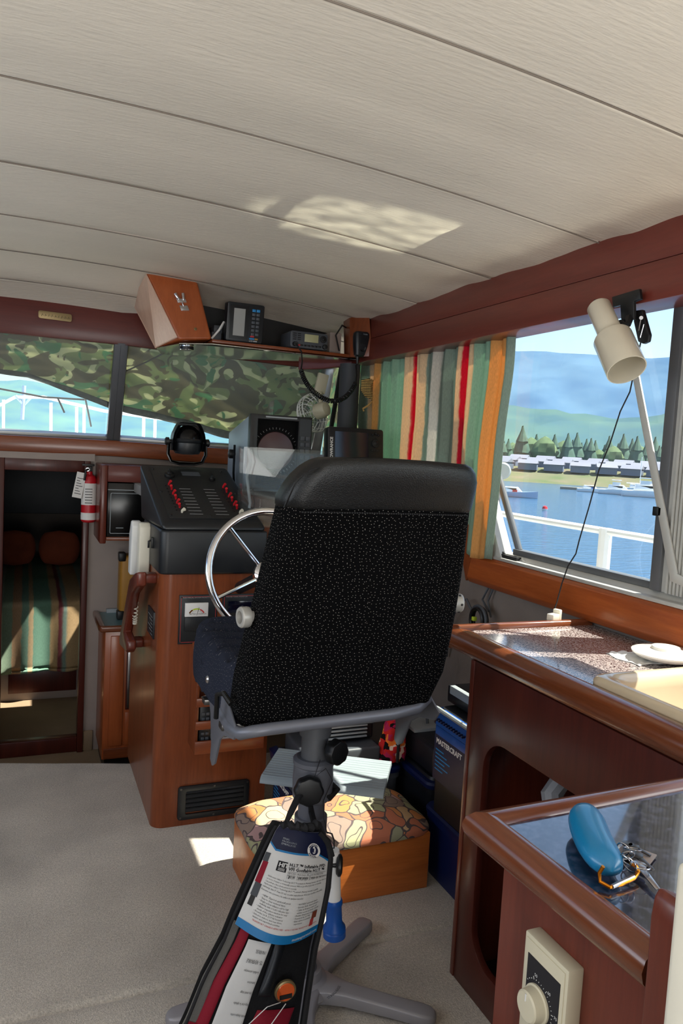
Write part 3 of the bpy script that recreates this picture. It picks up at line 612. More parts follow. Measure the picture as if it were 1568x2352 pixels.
# black electronics hood on the console
t = thing('switch_panel_hood', 'black sloping switch panel hood sitting on top of the console', 'control panel', (.65, 2.9, .945))
m = MB(); m.prism(rc_outline(.452, .845, 2.705, 3.12, .03, .946), rc_outline(.452, .845, 2.705, 3.12, .03, 1.105)); m.build('lower_housing', M['black2'], t, bevel=.008, seg=3)
A = [Vector((.458, 2.712, 1.105)), Vector((.840, 2.712, 1.105)), Vector((.840, 3.12, 1.105)), Vector((.440, 3.12, 1.105))]
Bq = [Vector((.458, 2.725, 1.128)), Vector((.838, 2.725, 1.128)), Vector((.775, 3.10, 1.325)), Vector((.425, 3.10, 1.325))]
m = MB(); m.prism(A, Bq); up = m.build('sloping_housing', M['black2'], t, bevel=.016, seg=4)
def slope(x, y, off=0):   # x across 0..1, y up 0..1 on the sloping face
    p = Bq[0].lerp(Bq[1], x).lerp(Bq[3].lerp(Bq[2], x), y); n_ = (Bq[1] - Bq[0]).cross(Bq[3] - Bq[0]).normalized(); return p + n_ * off
m = MB(); m.hexa([slope(.09, .08, -.002), slope(.92, .08, -.002), slope(.92, .93, -.002), slope(.09, .93, -.002), slope(.09, .08, .003), slope(.92, .08, .003), slope(.92, .93, .003), slope(.09, .93, .003)])
pp = m.build('face_plate', mat('engraved_black_plate', (26, 27, 28), .5), up, bevel=.001)
for x in (.30, .56):
    m = MB()
    for k in range(9):
        y = .14 + k * .052; m.hexa([slope(x + .008 * k * .2, y, .0031), slope(x + .13, y, .0031), slope(x + .13, y + .005, .0031), slope(x + .008 * k * .2, y + .005, .0031), slope(x + .008 * k * .2, y, .0036), slope(x + .13, y, .0036), slope(x + .13, y + .005, .0036), slope(x + .008 * k * .2, y + .005, .0036)])
    m.build('engraved_legend', M['white_line'], up)
nrm = (Bq[1] - Bq[0]).cross(Bq[3] - Bq[0]).normalized()
for col, ys_ in ((.22, (.62, .54, .46, .38, .31, .24)), (.80, (.60, .52, .44, .37, .30, .24))):
    for k, y in enumerate(ys_):
        a = slope(col + .008 * (k % 2), y, .003); m = MB(); tip = a + nrm * .014 + Vector((.005 * (-1) ** k, -.008, .004)); m.tube([a, a + nrm * .006, tip], [.0035, .004, .0055], 8); m.build('toggle_switch', M['red'], up)
    a = slope(col + .01, .165, .003); m = MB(); m.tube([a, a + nrm * .008, a + nrm * .015 + Vector((.006, -.006, 0))], [.004, .005, .007], 8); m.build('toggle_switch', M['ivory'], up)
for x, y, r in ((.27, .78, .020), (.73, .74, .012)):
    a = slope(x, y, .003); m = MB(); m.lathe(a, nrm, [(r, 0), (r * .95, .012), (r * .5, .014), (r * .5, .022)], 18); m.box(-.003, .003, -r, r, .012, .024, Matrix.Translation(a) @ nrm.to_track_quat('Z', 'Y').to_matrix().to_4x4()); m.build('rotary_knob', M['black'], up, bevel=.001)
m = MB(); m.hexa([slope(.42, .80, .003), slope(.62, .80, .003), slope(.62, .86, .003), slope(.42, .86, .003), slope(.42, .80, .006), slope(.62, .80, .006), slope(.62, .86, .006), slope(.42, .86, .006)]); m.build('indicator_strip', M['gtool'], up)
for x, y in ((.11, .12), (.90, .12), (.11, .5), (.90, .5), (.12, .90), (.89, .90), (.5, .12)): m = MB(); m.lathe(slope(x, y, .003), nrm, [(.006, 0), (.005, .003), (.001, .004)], 10); m.build('screw', M['black'], up)
for k in range(9):
    for x in (.185, .26, .765, .84): m = MB(); m.lathe(slope(x, .2 + k * .05, .003), nrm, [(.0028, 0), (.0028, .004)], 8); m.build('fuse_button', M['black'], up)
m = MB(); m.box(.444, .453, 2.86, 2.885, 1.02, 1.06); m.tube([(.449, 2.872, 1.05), (.436, 2.872, 1.045), (.436, 2.872, 1.02)], .004, 8); m.build('latch', M['black'], t, bevel=.002)
# steering wheel
WC = Vector((.752, 2.355, 1.012)); ax = Vector((0, -.92, .30)).normalized()
t = thing('steering_wheel', 'polished stainless steering wheel with thin spokes, partly behind the seat', 'steering wheel', WC)
u = ax.cross(Vector((1, 0, 0))).normalized(); s_ = ax.cross(u).normalized()
m = MB(); m.tube([WC + (u * math.cos(a) + s_ * math.sin(a)) * .205 for a in [2 * PI * k / 64 for k in range(64)]], .0125, 12, closed=True); m.build('rim', M['chrome'], t)
WA = .73
for k in range(5):
    a = 2 * PI * k / 5 + WA; d = u * math.cos(a) + s_ * math.sin(a); m = MB(); m.tube([WC - ax * .045 + d * .03, WC + d * .196], .0065, 10); m.build('spoke', M['chrome'], t)
m = MB(); m.lathe(WC - ax * .065, ax, [(.02, 0), (.045, .005), (.045, .03), (.03, .042), (.002, .046)], 24); m.build('hub', M['chrome'], t)
m = MB(); m.cyl(WC - ax * .06, WC - ax * .41, .022); m.build('shaft', M['black2'], t)
# intercom handset on the console side
t = thing('intercom_handset', 'off-white telephone handset in a cradle hung on the console side', 'telephone', (.43, 3.0, 1.0))
m = MB(); m.ext([(.412, 3.00, .900), (.412, 2.945, .900), (.412, 2.94, 1.09), (.412, 2.955, 1.105), (.412, 2.99, 1.105), (.412, 3.00, 1.09)], (.042, 0, 0)); m.build('cradle', M['ivory'], t, bevel=.006, seg=3)
m = MB(); m.ext([(.392, 3.090, .890), (.392, 3.03, .890), (.392, 3.005, 1.085), (.392, 3.02, 1.105), (.392, 3.05, 1.105), (.392, 3.09, 1.05)], (.036, 0, 0)); m.build('handset', M['white'], t, bevel=.007, seg=3)
m = MB(); pa = []
for k in range(220):
    s = k / 219; a = 2 * PI * 24 * s; c = Vector((.415, 3.05 - .07 * s, .890 - .19 * math.sin(PI * s * .9))); pa.append(c + Vector((.007 * math.cos(a), .007 * math.sin(a), 0)))
m.tube(pa, .0016, 6); m.build('coiled_cord', M['ivory'], t)
# compass on its bracket
t = thing('compass', 'black bracket-mounted boat compass standing on the switch panel hood', 'compass', (.608, 3.10, 1.326))
cc = Vector((.608, 3.085, 1.420))
m = MB(); m.lathe(cc - Vector((0, 0, .05)), (0, 0, 1), [(.02, 0), (.048, .004), (.056, .02), (.056, .046), (.060, .05), (.062, .058), (.058, .064)], 32); m.build('bowl', M['black2'], t)
m = MB(); m.lathe(cc + Vector((0, 0, .012)), (0, 0, 1), [(.054, 0), (.052, .018), (.043, .036), (.026, .050), (.004, .056)], 28); d_ = m.build('dome', M['blackgloss'], t)
m = MB(); hood = []
for k in range(25):
    a = PI * k / 24; hood.append((cc.x + .066 * math.cos(a) * (1.0 if math.sin(a) < .4 else .97), cc.z - .005 + min(.082, .105 * math.sin(a))))
out = [(cc.x + .066, cc.z - .035)] + hood + [(cc.x - .066, cc.z - .035)]; inn = [(cc.x + (x - cc.x) * .84, cc.z + (z - cc.z) * .84) for x, z in out]
m.loft([[Vector((a, y_, b)) for a, b in out] for y_ in (3.045, 3.11)] + [[Vector((a, y_, b)) for a, b in inn] for y_ in (3.11, 3.045)], False, False)
bmesh.ops.contextual_create(m.bm, geom=[]) if False else None
m.build('hood', M['black2'], t, bevel=.003)
m = MB(); m.tube([cc + Vector((-.074, 0, .0)), cc + Vector((-.076, 0, -.05)), cc + Vector((-.062, 0, -.080)), cc + Vector((-.03, 0, -.088)), cc + Vector((.03, 0, -.088)), cc + Vector((.062, 0, -.080)), cc + Vector((.076, 0, -.05)), cc + Vector((.074, 0, 0))], .009, 10, flat=.6); m.build('bracket', M['blackgloss'], t)
for s in (-1, 1): m = MB(); m.lathe(cc + Vector((s * .058, 0, .0)), (s, 0, 0), [(.008, 0), (.008, .014), (.016, .016), (.016, .028), (.01, .032)], 14); m.build('side_knob', M['black'], t)
# dash top
t = MB().ext([(.89, 2.95, 1.16), (1.59, 2.95, 1.16), (1.59, 3.97, 1.16), (.50, 4.09, 1.16), (.50, 3.45, 1.16), (.89, 3.45, 1.16)], (0, 0, .05)).build('dashboard_shelf', mat('grey_dash_vinyl', (150, 148, 146), .6, vary=.06), bevel=.01)
tag(t, 'pale dashboard shelf running under the starboard windshield', 'dashboard')
t = MB().box(.89, 1.59, 2.97, 2.99, .88, 1.16).build('dash_fascia', M['teak_x'], bevel=.003); tag(t, 'wooden fascia board under the dashboard shelf', 'board')
# radar display
RYZ = 1.215
t = thing('radar_display', 'boxy radar display with round maroon screen and blue-grey side on the dash', 'radar', (.97, 3.2, RYZ))
m = MB(); m.hexa([(.845, 3.03, RYZ + .02), (1.105, 3.03, RYZ + .02), (1.105, 3.42, RYZ + .02), (.86, 3.42, RYZ + .02), (.845, 3.03, 1.545), (1.105, 3.03, 1.548), (1.105, 3.42, 1.475), (.86, 3.42, 1.475)]); m.build('case', mat('blue_grey_enamel', (140, 156, 172), .4, .1), t, bevel=.006)
m = MB(); holed(m, [(.842, 1.245), (1.108, 1.245), (1.108, 1.550), (.842, 1.550)], [(.874, 1.265), (1.048, 1.265), (1.048, 1.530), (.874, 1.530)], lambda a, b: Vector((a, 3.000, b)), (0, .034, 0)); m.build('bezel', M['black'], t, bevel=.003)
m = MB(); m.box(.87, 1.055, 3.026, 3.034, 1.26, 1.535); m.build('face', mat('matte_black', (8, 8, 9), .7, spec=.1), t)
m = MB(); m.lathe((.960, 3.026, 1.405), (0, -1, 0), [(.078, 0), (.076, .004), (.05, .008), (.002, .010)], 40); m.build('round_screen', M['maroon'], t)
m = MB()
for k in range(40):
    a = 2 * PI * k / 40; m.tube([(.96 + .088 * math.cos(a), 3.0255, 1.405 + .088 * math.sin(a)), (.96 + .096 * math.cos(a), 3.0255, 1.405 + .096 * math.sin(a))], .0008, 4)
m.build('bearing_ticks', M['white_line'], t)
m = MB(); m.box(1.052, 1.102, 2.998, 3.002, 1.26, 1.54); kp = m.build('keypad', M['black2'], t)
m = MB()
for k in range(8):
    for j in range(2): m.box(1.056 + j * .023, 1.075 + j * .023, 2.993, 2.999, 1.27 + k * .026, 1.288 + k * .026)
m.build('keys', M['gtool'], kp, bevel=.002)
m = MB(); m.box(.905, 1.04, 2.999, 3.001, 1.538, 1.544); m.build('top_label', M['lgrey'], t)
m = MB(); m.tube([(.846, 3.22, RYZ + .0), (.838, 3.22, 1.30), (.838, 3.22, 1.42)], .010, 6, flat=.3); m.lathe((.842, 3.22, 1.38), (-1, 0, 0), [(.008, 0), (.008, .008), (.020, .010), (.020, .026), (.012, .03)], 12); m.build('mounting_knob', M['black'], t, bevel=.001)
m = MB(); m.box(.85, 1.10, 3.10, 3.35, 1.211, 1.236); m.build('bracket', M['black'], t)
# clear acrylic holder
t = thing('acrylic_holder', 'clear acrylic sheet holder standing in front of the radar display', 'holder', (.92, 2.85, 1.12))
m = MB(); m.box(.768, 1.085, 2.796, 2.80, 1.11, 1.415); m.build('front_sheet', M['acrylic'], t)
m = MB(); m.box(.768, 1.085, 2.86, 2.864, 1.11, 1.405); m.build('back_sheet', M['acrylic'], t)
for x in (.764, 1.085): m = MB(); m.box(x, x + .004, 2.796, 2.864, 1.11, 1.415); m.build('side_sheet', M['acrylic'], t)
for x, r in ((.795, .006), (.812, .003)):
    m = MB(); m.tube([(x, 2.83, 1.12), (x + .012, 2.83, 1.2), (x - .006, 2.83, 1.3), (x + .008, 2.83, 1.36), (x - .002, 2.84, 1.41)], r, 8)
    o = m.build('loose_cable', M['lgrey'] if r > .004 else M['black']); tag(o, ('thick pale grey cable' if r > .004 else 'thin black cable') + ' hanging down behind the clear acrylic sheet', 'cable')
t = tag(MB().box(.885, 1.12, 2.965, 2.97, 1.17, 1.205).build('metal_strip', M['steel']), 'shiny metal strip along the dash edge behind the acrylic holder', 'trim strip')
# chartplotter
t = thing('chartplotter', 'wide dark chartplotter with blue-black screen and round keypad on the dash', 'chartplotter', (1.32, 3.03, 1.21))
PM = Matrix.Translation((1.32, 3.02, 1.44)) @ Matrix.Rotation(math.radians(-7), 4, 'X')
m = MB(); o8 = rrect(0, 0, .262, .162, .012); m.prism([PM @ Vector((a, 0, b)) for a, b in o8], [PM @ Vector((a, .05, b)) for a, b in o8]); m.build('case', M['black2'], t, bevel=.004)
m = MB(); m.box(-.098, .058, -.002, .001, -.062, .062, PM); m.build('screen', M['screen'], t)
pl = lambda x, y: PM @ Vector((-.108 - y, -.0012, x - .062))
text(m2 := MB(), 'LOWRANCE', .0175, pl, bold=.0006); m2.build('lettering', M['white'], t)
text(m2 := MB(), 'Elite-7 HDI', .0105, lambda x, y: PM @ Vector((.067 + x, -.0012, y - .052))); m2.build('lettering', M['white_line'], t)
m = MB(); m.lathe(PM @ Vector((.095, 0, .02)), PM.to_3x3() @ Vector((0, -1, 0)), [(.020, 0), (.019, .004), (.008, .003), (.007, .005)], 24)
for a, b in ((.080, .058), (.095, .062), (.108, .056), (.104, -.058)): m.lathe(PM @ Vector((a, 0, b)), PM.to_3x3() @ Vector((0, -1, 0)), [(.006, 0), (.005, .004)], 12)
for a in (.082, .105): m.box(a - .009, a + .009, -.003, .001, -.014, -.008, PM)
m.build('buttons', M['black'], t, bevel=.0008)
m = MB(); m.box(-.05, .05, .015, .05, -.235, -.06, PM); m.build('bracket', M['black'], t)
# dark post beside the windshield
t = MB().lathe((1.475, 3.50, 1.21), (0, 0, 1), [(.050, 0), (.050, .635)], 32).build('corner_post', mat('dark_padded_post', (58, 60, 66), .6)); tag(t, 'dark grey round post at the starboard front corner, under the overhead shelf', 'post')
# ------------------------------------------------------------------ fan, rope, curtain
t = thing('cabin_fan', 'small cream fan with a white wire cage clipped at the windshield corner', 'fan', (1.38, 3.70, 1.79))
fc = Vector((1.372, 3.60, 1.615)); fd = Vector((-.45, .70, -.25)).normalized()
m = MB(); m.lathe(fc - fd * .045, fd, [(.012, 0), (.034, .01), (.040, .03), (.040, .07), (.02, .078)], 24); m.build('motor', M['almond'], t)
m = MB(); m.box(-.028, .028, -.012, .012, -.05, .05, Matrix.Translation((1.392, 3.67, 1.755)) @ Matrix.Rotation(.2, 4, 'Y')); m.tube([(1.385, 3.66, 1.71), (1.376, 3.62, 1.64)], .012, 10); m.build('clamp', M['almond'], t, bevel=.004)
m = MB(); uu = fd.orthogonal().normalized(); vv = fd.cross(uu)
for r, h in ((.030, .115), (.045, .112), (.058, .107), (.070, .100), (.081, .09), (.090, .078), (.096, .06), (.098, .04)):
    m.tube([fc + fd * h + (uu * math.cos(a) + vv * math.sin(a)) * r for a in [2 * PI * k / 40 for k in range(40)]], .0023, 5, closed=True)
for k in range(12):
    a = 2 * PI * k / 12; d = uu * math.cos(a) + vv * math.sin(a); m.tube([fc + fd * .118 + d * .012, fc + fd * .110 + d * .05, fc + fd * .085 + d * .084, fc + fd * .04 + d * .099, fc + fd * .012 + d * .06], .0018, 5)
m.build('wire_cage', M['whitepaint'], t)
m = MB()
for k in range(4):
    a = PI / 2 * k; d = uu * math.cos(a) + vv * math.sin(a); e = -uu * math.sin(a) + vv * math.cos(a)
    m.prism([fc + fd * .055 + d * .02 - e * .012, fc + fd * .065 + d * .075 - e * .03, fc + fd * .075 + d * .078 + e * .02, fc + fd * .065 + d * .02 + e * .012], [q + fd * .002 for q in [fc + fd * .055 + d * .02 - e * .012, fc + fd * .065 + d * .075 - e * .03, fc + fd * .075 + d * .078 + e * .02, fc + fd * .065 + d * .02 + e * .012]])
m.build('blade', glass('smoky_fan_blade', (.8, .82, .82), .8), t)
# coiled yellow and black rope
rp = mat('yellow_black_rope', (196, 160, 92), .8); n, L, b = N(rp); tc = n.new('ShaderNodeTexCoord'); wv = n.new('ShaderNodeTexWave'); wv.inputs['Scale'].default_value = 40; wv.inputs['Distortion'].default_value = 1; wv.bands_direction = 'Z'
L.new(tc.outputs['Object'], wv.inputs[0]); r_ = n.new('ShaderNodeValToRGB'); r_.color_ramp.elements[0].color = (*lin((24, 22, 20)), 1); r_.color_ramp.elements[0].position = .35; r_.color_ramp.elements[1].color = (*lin((214, 176, 104)), 1); r_.color_ramp.elements[1].position = .5
L.new(wv.outputs['Fac'], r_.inputs[0]); L.new(r_.outputs[0], b.inputs['Base Color'])
t = thing('rope_bundle', 'small bundle of yellow and black twisted rope hanging by the corner post', 'rope', (1.545, 3.44, 1.76))
for k in range(5):
    m = MB(); o_ = Vector((.008 * (k - 2), -.006 * k, -.004 * k)); m.tube([Vector((1.530, 3.43, 1.765)) + o_, Vector((1.560, 3.42, 1.775)) + o_, Vector((1.575 - .004 * k, 3.42, 1.73)) + o_, Vector((1.545, 3.42, 1.69)) + o_, Vector((1.53, 3.43, 1.72)) + o_], .007, 8, closed=True); m.build('loop', rp, t)
m = MB(); m.tube([(1.555, 3.41, 1.70), (1.565, 3.41, 1.67), (1.545, 3.42, 1.645), (1.525, 3.43, 1.63), (1.53, 3.43, 1.618)], .005, 8); m.build('loose_end', mat('tan_rope', (190, 150, 90), .85), t)
# curtain: two heads gather under the valance
def cur(u, v):
    # u from the forward edge (0) to the aft edge (1), v from the top (0) to the hem (1)
    ft, fb = 3.47, 3.47; at_, ab = 2.260, 2.305
    yt = ft + (at_ - ft) * u; yb = fb + (ab - fb) * u
    # the cloth leans: stripes drift aft as they fall in the middle
    yt += .11 * max(0, 1 - u / .05); yb += .11 * max(0, 1 - u / .05)
    y = yt + (yb - yt) * v - .03 * math.sin(PI * u) * v
    amp = .0095 * (1.15 - .4 * v)
    w_ = math.sin(u * 2 * PI * 11 + .8 * math.sin(u * 9)) + .5 * math.sin(u * 2 * PI * 23 + 1 + v)
    x = 1.566 + amp * w_ + .010 * mn.noise(Vector((u * 6, v * 3, 0)))
    return Vector((x, y + .006 * math.cos(u * 2 * PI * 11), 1.875 + (1.052 - 1.875 + .006 * math.sin(u * 40)) * v))
m = MB(); m.grid(cur, 300, 30, uv=True)
tag(m.build('curtain', M['curtain'], ang=180, thick=.0015), 'gathered striped curtain in green, tan, orange and red under the valance', 'curtain')
# ------------------------------------------------------------------ overhead shelf unit
t = thing('overhead_console', 'overhead wooden electronics shelf with mirrored underside, hung below the ceiling', 'overhead shelf', (1.0, 3.6, 1.86))
a0 = P(325, 632, 'z', 2.14); 
# closed, slanting port end: aft face leans so its foot sits aft of its head
q = [Vector((.617, 3.40, 1.862)), Vector((.762, 3.40, 1.880)), Vector((.700, 3.46, 2.135)), Vector((.475, 3.48, 2.150))]
r = [Vector((.545, 3.58, 1.838)), Vector((.762, 3.62, 1.880)), Vector((.700, 3.72, 2.12)), Vector((.470, 3.92, 2.10))]
m = MB(); m.hexa([q[0], q[1], r[1], r[0], q[3], q[2], r[2], r[3]]); m.build('closed_end', M['orange_z'], t, bevel=.012, seg=4)
pts = [q[0].lerp(q[3], .04), q[0].lerp(q[3], .97), r[3].lerp(r[0], .04), r[0]]
nn = (pts[1] - pts[0]).cross(pts[3] - pts[0]).normalized(); nn = -nn if nn.x > 0 else nn
m = MB(); m.prism([p + nn * .0005 for p in pts], [p + nn * .003 for p in pts]); m.build('side_veneer', M['maple'], t)
# open bay
m = MB(); m.hexa([(.762, 3.40, 1.868), (1.50, 3.42, 1.868), (1.50, 3.78, 1.868), (.762, 3.78, 1.868), (.762, 3.40, 1.882), (1.50, 3.42, 1.882), (1.50, 3.78, 1.882), (.762, 3.78, 1.882)]); m.build('shelf_board', M['teak_x'], t, bevel=.002)
m = MB(); m.box(.70, 1.50, 3.74, 3.76, 1.88, 2.14); m.build('back_panel', M['black'], t)
m = MB(); m.hexa([(1.430, 3.40, 1.868), (1.50, 3.30, 1.868), (1.50, 3.45, 1.868), (1.44, 3.5, 1.868), (1.440, 3.46, 2.075), (1.50, 3.36, 2.065), (1.50, 3.5, 2.065), (1.445, 3.55, 2.07)]); m.build('end_bracket', M['teak_z'], t, bevel=.002)
ml = [(.548, 3.585), (.617, 3.40), (.762, 3.395), (1.47, 3.41), (1.47, 3.60), (1.36, 3.78), (1.20, 3.86), (.62, 3.88)]
m = MB(); m.prism([Vector((a, b, 1.838 + .02 * min(1, max(0, (a - .54) / .2)))) for a, b in ml], [Vector((a, b, 1.841 + .02 * min(1, max(0, (a - .54) / .2)))) for a, b in ml]); m.build('mirrored_underside', M['mirror'], t)
fx = (q[1] - q[0]).normalized(); fz = (q[3].lerp(q[2], .5) - q[0].lerp(q[1], .5)).normalized(); fn = fx.cross(fz).normalized(); fn = -fn if fn.y > 0 else fn
def face(a, b, off=0): return q[0].lerp(q[1], a).lerp(q[3].lerp(q[2], a), b) + fn * off
c = face(.50, .62, .004)
m = MB()
for s in (-1, 1): m.tube([c + fx * .010 * s + fz * .000 + fn * .004, c + fx * .017 * s + fz * .030 + fn * .005], [.006, .008], 10)
m.box(-.020, .020, -.008, .004, -.012, .006, Matrix.Translation(c) @ Matrix(((fx.x, fn.x, fz.x), (fx.y, fn.y, fz.y), (fx.z, fn.z, fz.z))).to_4x4())
m.box(-.018, .018, -.004, .004, -.050, -.026, Matrix.Translation(c) @ Matrix(((fx.x, fn.x, fz.x), (fx.y, fn.y, fz.y), (fx.z, fn.z, fz.z))).to_4x4())
m.cyl(c + fn * .002 - fz * .03, c + fn * .004, .003, 8)
m.build('latch', M['chrome'], t, bevel=.001)
m = MB(); m.lathe(face(.60, .17), fn, [(.007, 0), (.007, .003), (.0045, .0035), (.003, .006)], 14); m.build('socket', M['brass'], t)
m = MB(); m.lathe((.665, 3.48, 1.858), (0, 0, -1), [(.032, 0), (.032, .022), (.030, .028)], 24); m.build('spot_lamp', M['chrome'], t)
m = MB(); m.lathe((.665, 3.48, 1.846), (0, 0, -1), [(.0325, 0), (.0325, .013)], 24); m.build('lamp_band', M['black'], t)
# depth sounder
t = thing('depth_sounder', 'upright black sonar unit with a grey screen and coloured keys on the overhead shelf', 'sonar display', (.915, 3.44, 1.882))
DM = Matrix.Translation((.915, 3.42, 1.972)) @ Matrix.Rotation(math.radians(6), 4, 'X')
m = MB(); o8 = rrect(0, 0, .172, .172, .010); m.prism([DM @ Vector((a, 0, b)) for a, b in o8], [DM @ Vector((a, .06, b)) for a, b in o8]); m.build('case', M['black2'], t, bevel=.004)
m = MB(); m.box(-.072, .012, -.003, .001, -.074, .074, DM); m.build('screen_bezel', M['blackgloss'], t); m = MB(); m.box(-.056, -.004, -.0045, 0, -.060, .060, DM); m.build('screen', M['lcd'], t)
for k in range(7):
    for j in range(2):
        m = MB(); z = .058 - k * .0175; m.box(.028 + j * .020, .044 + j * .020, -.004, 0, z - .006, z + .006, DM); m.build('key', M['cyan'] if k == 0 else M['gtool'], t, bevel=.001)
m = MB(); m.box(.026, .044, -.0035, 0, -.060, -.054, DM); m.build('red_label', M['red'], t)
m = MB(); m.box(.022, .046, -.0035, 0, -.071, -.064, DM); m.build('blue_label', M['cyan'], t); m = MB(); m.box(.048, .062, -.0035, 0, -.071, -.064, DM); m.build('yellow_label', M['yellow'], t)
text(m2 := MB(), 'LCD 8000', .009, lambda x, y: DM @ Vector((.022 + x, -.0012, -.0805 + y))); m2.build('lettering', M['white'], t)
m = MB(); m.box(-.04, .04, .01, .05, -.0905, -.08, DM); m.build('foot', M['black'], t)
# marine radio
t = thing('marine_radio', 'grey marine radio with a yellowish display lying on the overhead shelf', 'radio', (1.22, 3.46, 1.882))
m = MB(); o8 = rrect(1.222, 1.925, .186, .076, .012); m.prism([Vector((a, 3.41, b)) for a, b in o8], [Vector((a, 3.56, b)) for a, b in o8]); m.build('case', M['gtool'], t, bevel=.004)
m = MB(); m.box(1.198, 1.266, 3.405, 3.411, 1.916, 1.952); m.build('display', M['lcdy'], t, bevel=.001)
m = MB(); m.lathe((1.292, 3.41, 1.936), (0, -1, 0), [(.017, 0), (.016, .004), (.007, .003), (.006, .006)], 20); m.lathe((1.300, 3.41, 1.902), (0, -1, 0), [(.012, 0), (.011, .012)], 18)
for k in range(6): m.box(1.178 + k * .018, 1.190 + k * .018, 3.405, 3.41, 1.895, 1.903)
m.build('buttons', M['black'], t, bevel=.001)
m = MB()
for k in range(4):
    for j in range(2): m.box(1.142 + j * .022, 1.158 + j * .022, 3.4088, 3.4095, 1.922 + k * .009, 1.926 + k * .009)
m.build('speaker_slots', M['ink'], t)
m = MB(); m.box(1.165, 1.185, 3.4085, 3.4097, 1.896, 1.902); m.build('red_key', M['red'], t)
m = MB(); m.cyl((1.150, 3.41, 1.902), (1.150, 3.385, 1.90), .011, 14); m.build('plug', M['black'], t)
m = MB(); m.box(.775, .82, 3.47, 3.60, 1.883, 1.925); m.box(.79, .83, 3.5, 3.6, 1.925, 1.96); tag(m.build('cable_adaptor', M['gtool'], bevel=.004), 'small dark grey box between the closed end and the sonar unit', 'box')
m = MB(); m.tube([(.77, 3.45, 1.89), (.80, 3.44, 1.93), (.825, 3.46, 1.97), (.82, 3.55, 1.92), (.79, 3.6, 1.89)], .005, 8); tag(m.build('looped_cable', M['white']), 'pale cord looping up beside the closed end on the overhead shelf', 'cord')
m = MB(); m.box(1.36, 1.42, 3.50, 3.6, 1.883, 1.99); tag(m.build('junction_box', M['creamwall'], bevel=.003), 'small pale box in the dark corner behind the radio', 'box')
m = MB(); m.tube([(1.40, 3.47, 1.90), (1.37, 3.45, 1.97), (1.40, 3.45, 2.02), (1.44, 3.50, 2.02)], .004, 8); tag(m.build('antenna_cable', M['black']), 'black cable arching in the corner of the overhead shelf', 'cable')
# fist microphone with its coiled cord
t = thing('hand_microphone', 'black fist microphone clipped at the end of the overhead shelf', 'microphone', (1.475, 3.38, 1.92))
MM = Matrix.Translation((1.462, 3.355, 1.925)) @ Matrix.Rotation(.05, 4, 'Z') @ Matrix.Scale(1.12, 4)
m = MB(); lo = []
for z, w_, d in ((-.052, .020, .012), (-.046, .026, .017), (-.010, .031, .021), (.030, .034, .022), (.046, .032, .020), (.052, .026, .015)):
    lo.append([MM @ Vector((a, b, z)) for a, b in rrect(0, 0, w_ * 2, d * 2, min(w_, d) * .6)])
m.loft(lo); m.build('body', M['black2'], t)
m = MB(); m.lathe(MM @ Vector((0, -.018, -.018)), (0, -1, 0), [(.016, 0), (.015, .003), (.013, .002)], 20)
for k in range(6): m.box(-.014, .014, -.0235, -.021, .002 + k * .006, .004 + k * .006, MM)
m.build('grille', M['black'], t)
text(m2 := MB(), 'icom', .010, lambda x, y: MM @ Vector((-.002 + x, -.0232, .038 + y))); m2.build('lettering', M['lgrey'], t)
m = MB(); m.lathe(MM @ Vector((-.012, 0, -.052)), (0, 0, -1), [(.009, 0), (.007, .02), (.004, .035)], 12); m.build('strain_relief', M['black'], t)
def coil(ctrl, n, R, r, seg=6, turns=None):
    pts = [Vector(c) for c in ctrl]; N_ = n; cum = [0]
    for a, b in zip(pts, pts[1:]): cum.append(cum[-1] + (b - a).length)
    def at(s):
        s *= cum[-1]
        for i in range(len(pts) - 1):
            if s <= cum[i + 1] + 1e-9: return pts[i].lerp(pts[i + 1], (s - cum[i]) / max(cum[i + 1] - cum[i], 1e-9))
        return pts[-1]
    out = []
    for k in range(N_ * 10 + 1):
        s = k / (N_ * 10); p = at(s); tg = (at(min(1, s + .02)) - at(max(0, s - .02))).normalized(); u1 = tg.cross(Vector((.3, .9, .2))).normalized(); v1 = tg.cross(u1); a = 2 * PI * s * N_
        out.append(p + (u1 * math.cos(a) + v1 * math.sin(a)) * R)
    return MB().tube(out, r, seg)
cp = [P(x, y, 'y', yy) for x, y, yy in ((691, 850, 3.32), (697, 868, 3.30), (706, 884, 3.28), (720, 900, 3.26), (738, 913, 3.24), (757, 921, 3.23), (776, 921, 3.23), (793, 912, 3.25), (806, 898, 3.27), (817, 880, 3.29))]
o = coil(cp, 46, .0085, .0036).build('coiled_cord', M['black'], t)
m = MB(); m.tube([(1.150, 3.385, 1.90), P(692, 808, 'y', 3.36), P(694, 830, 'y', 3.35), cp[0]], .0035, 8); m.tube([cp[-1], P(819, 862, 'y', 3.31), P(817, 840, 'y', 3.34), MM @ Vector((-.012, 0, -.085))], .0035, 8); m.build('straight_cord', M['black'], t)
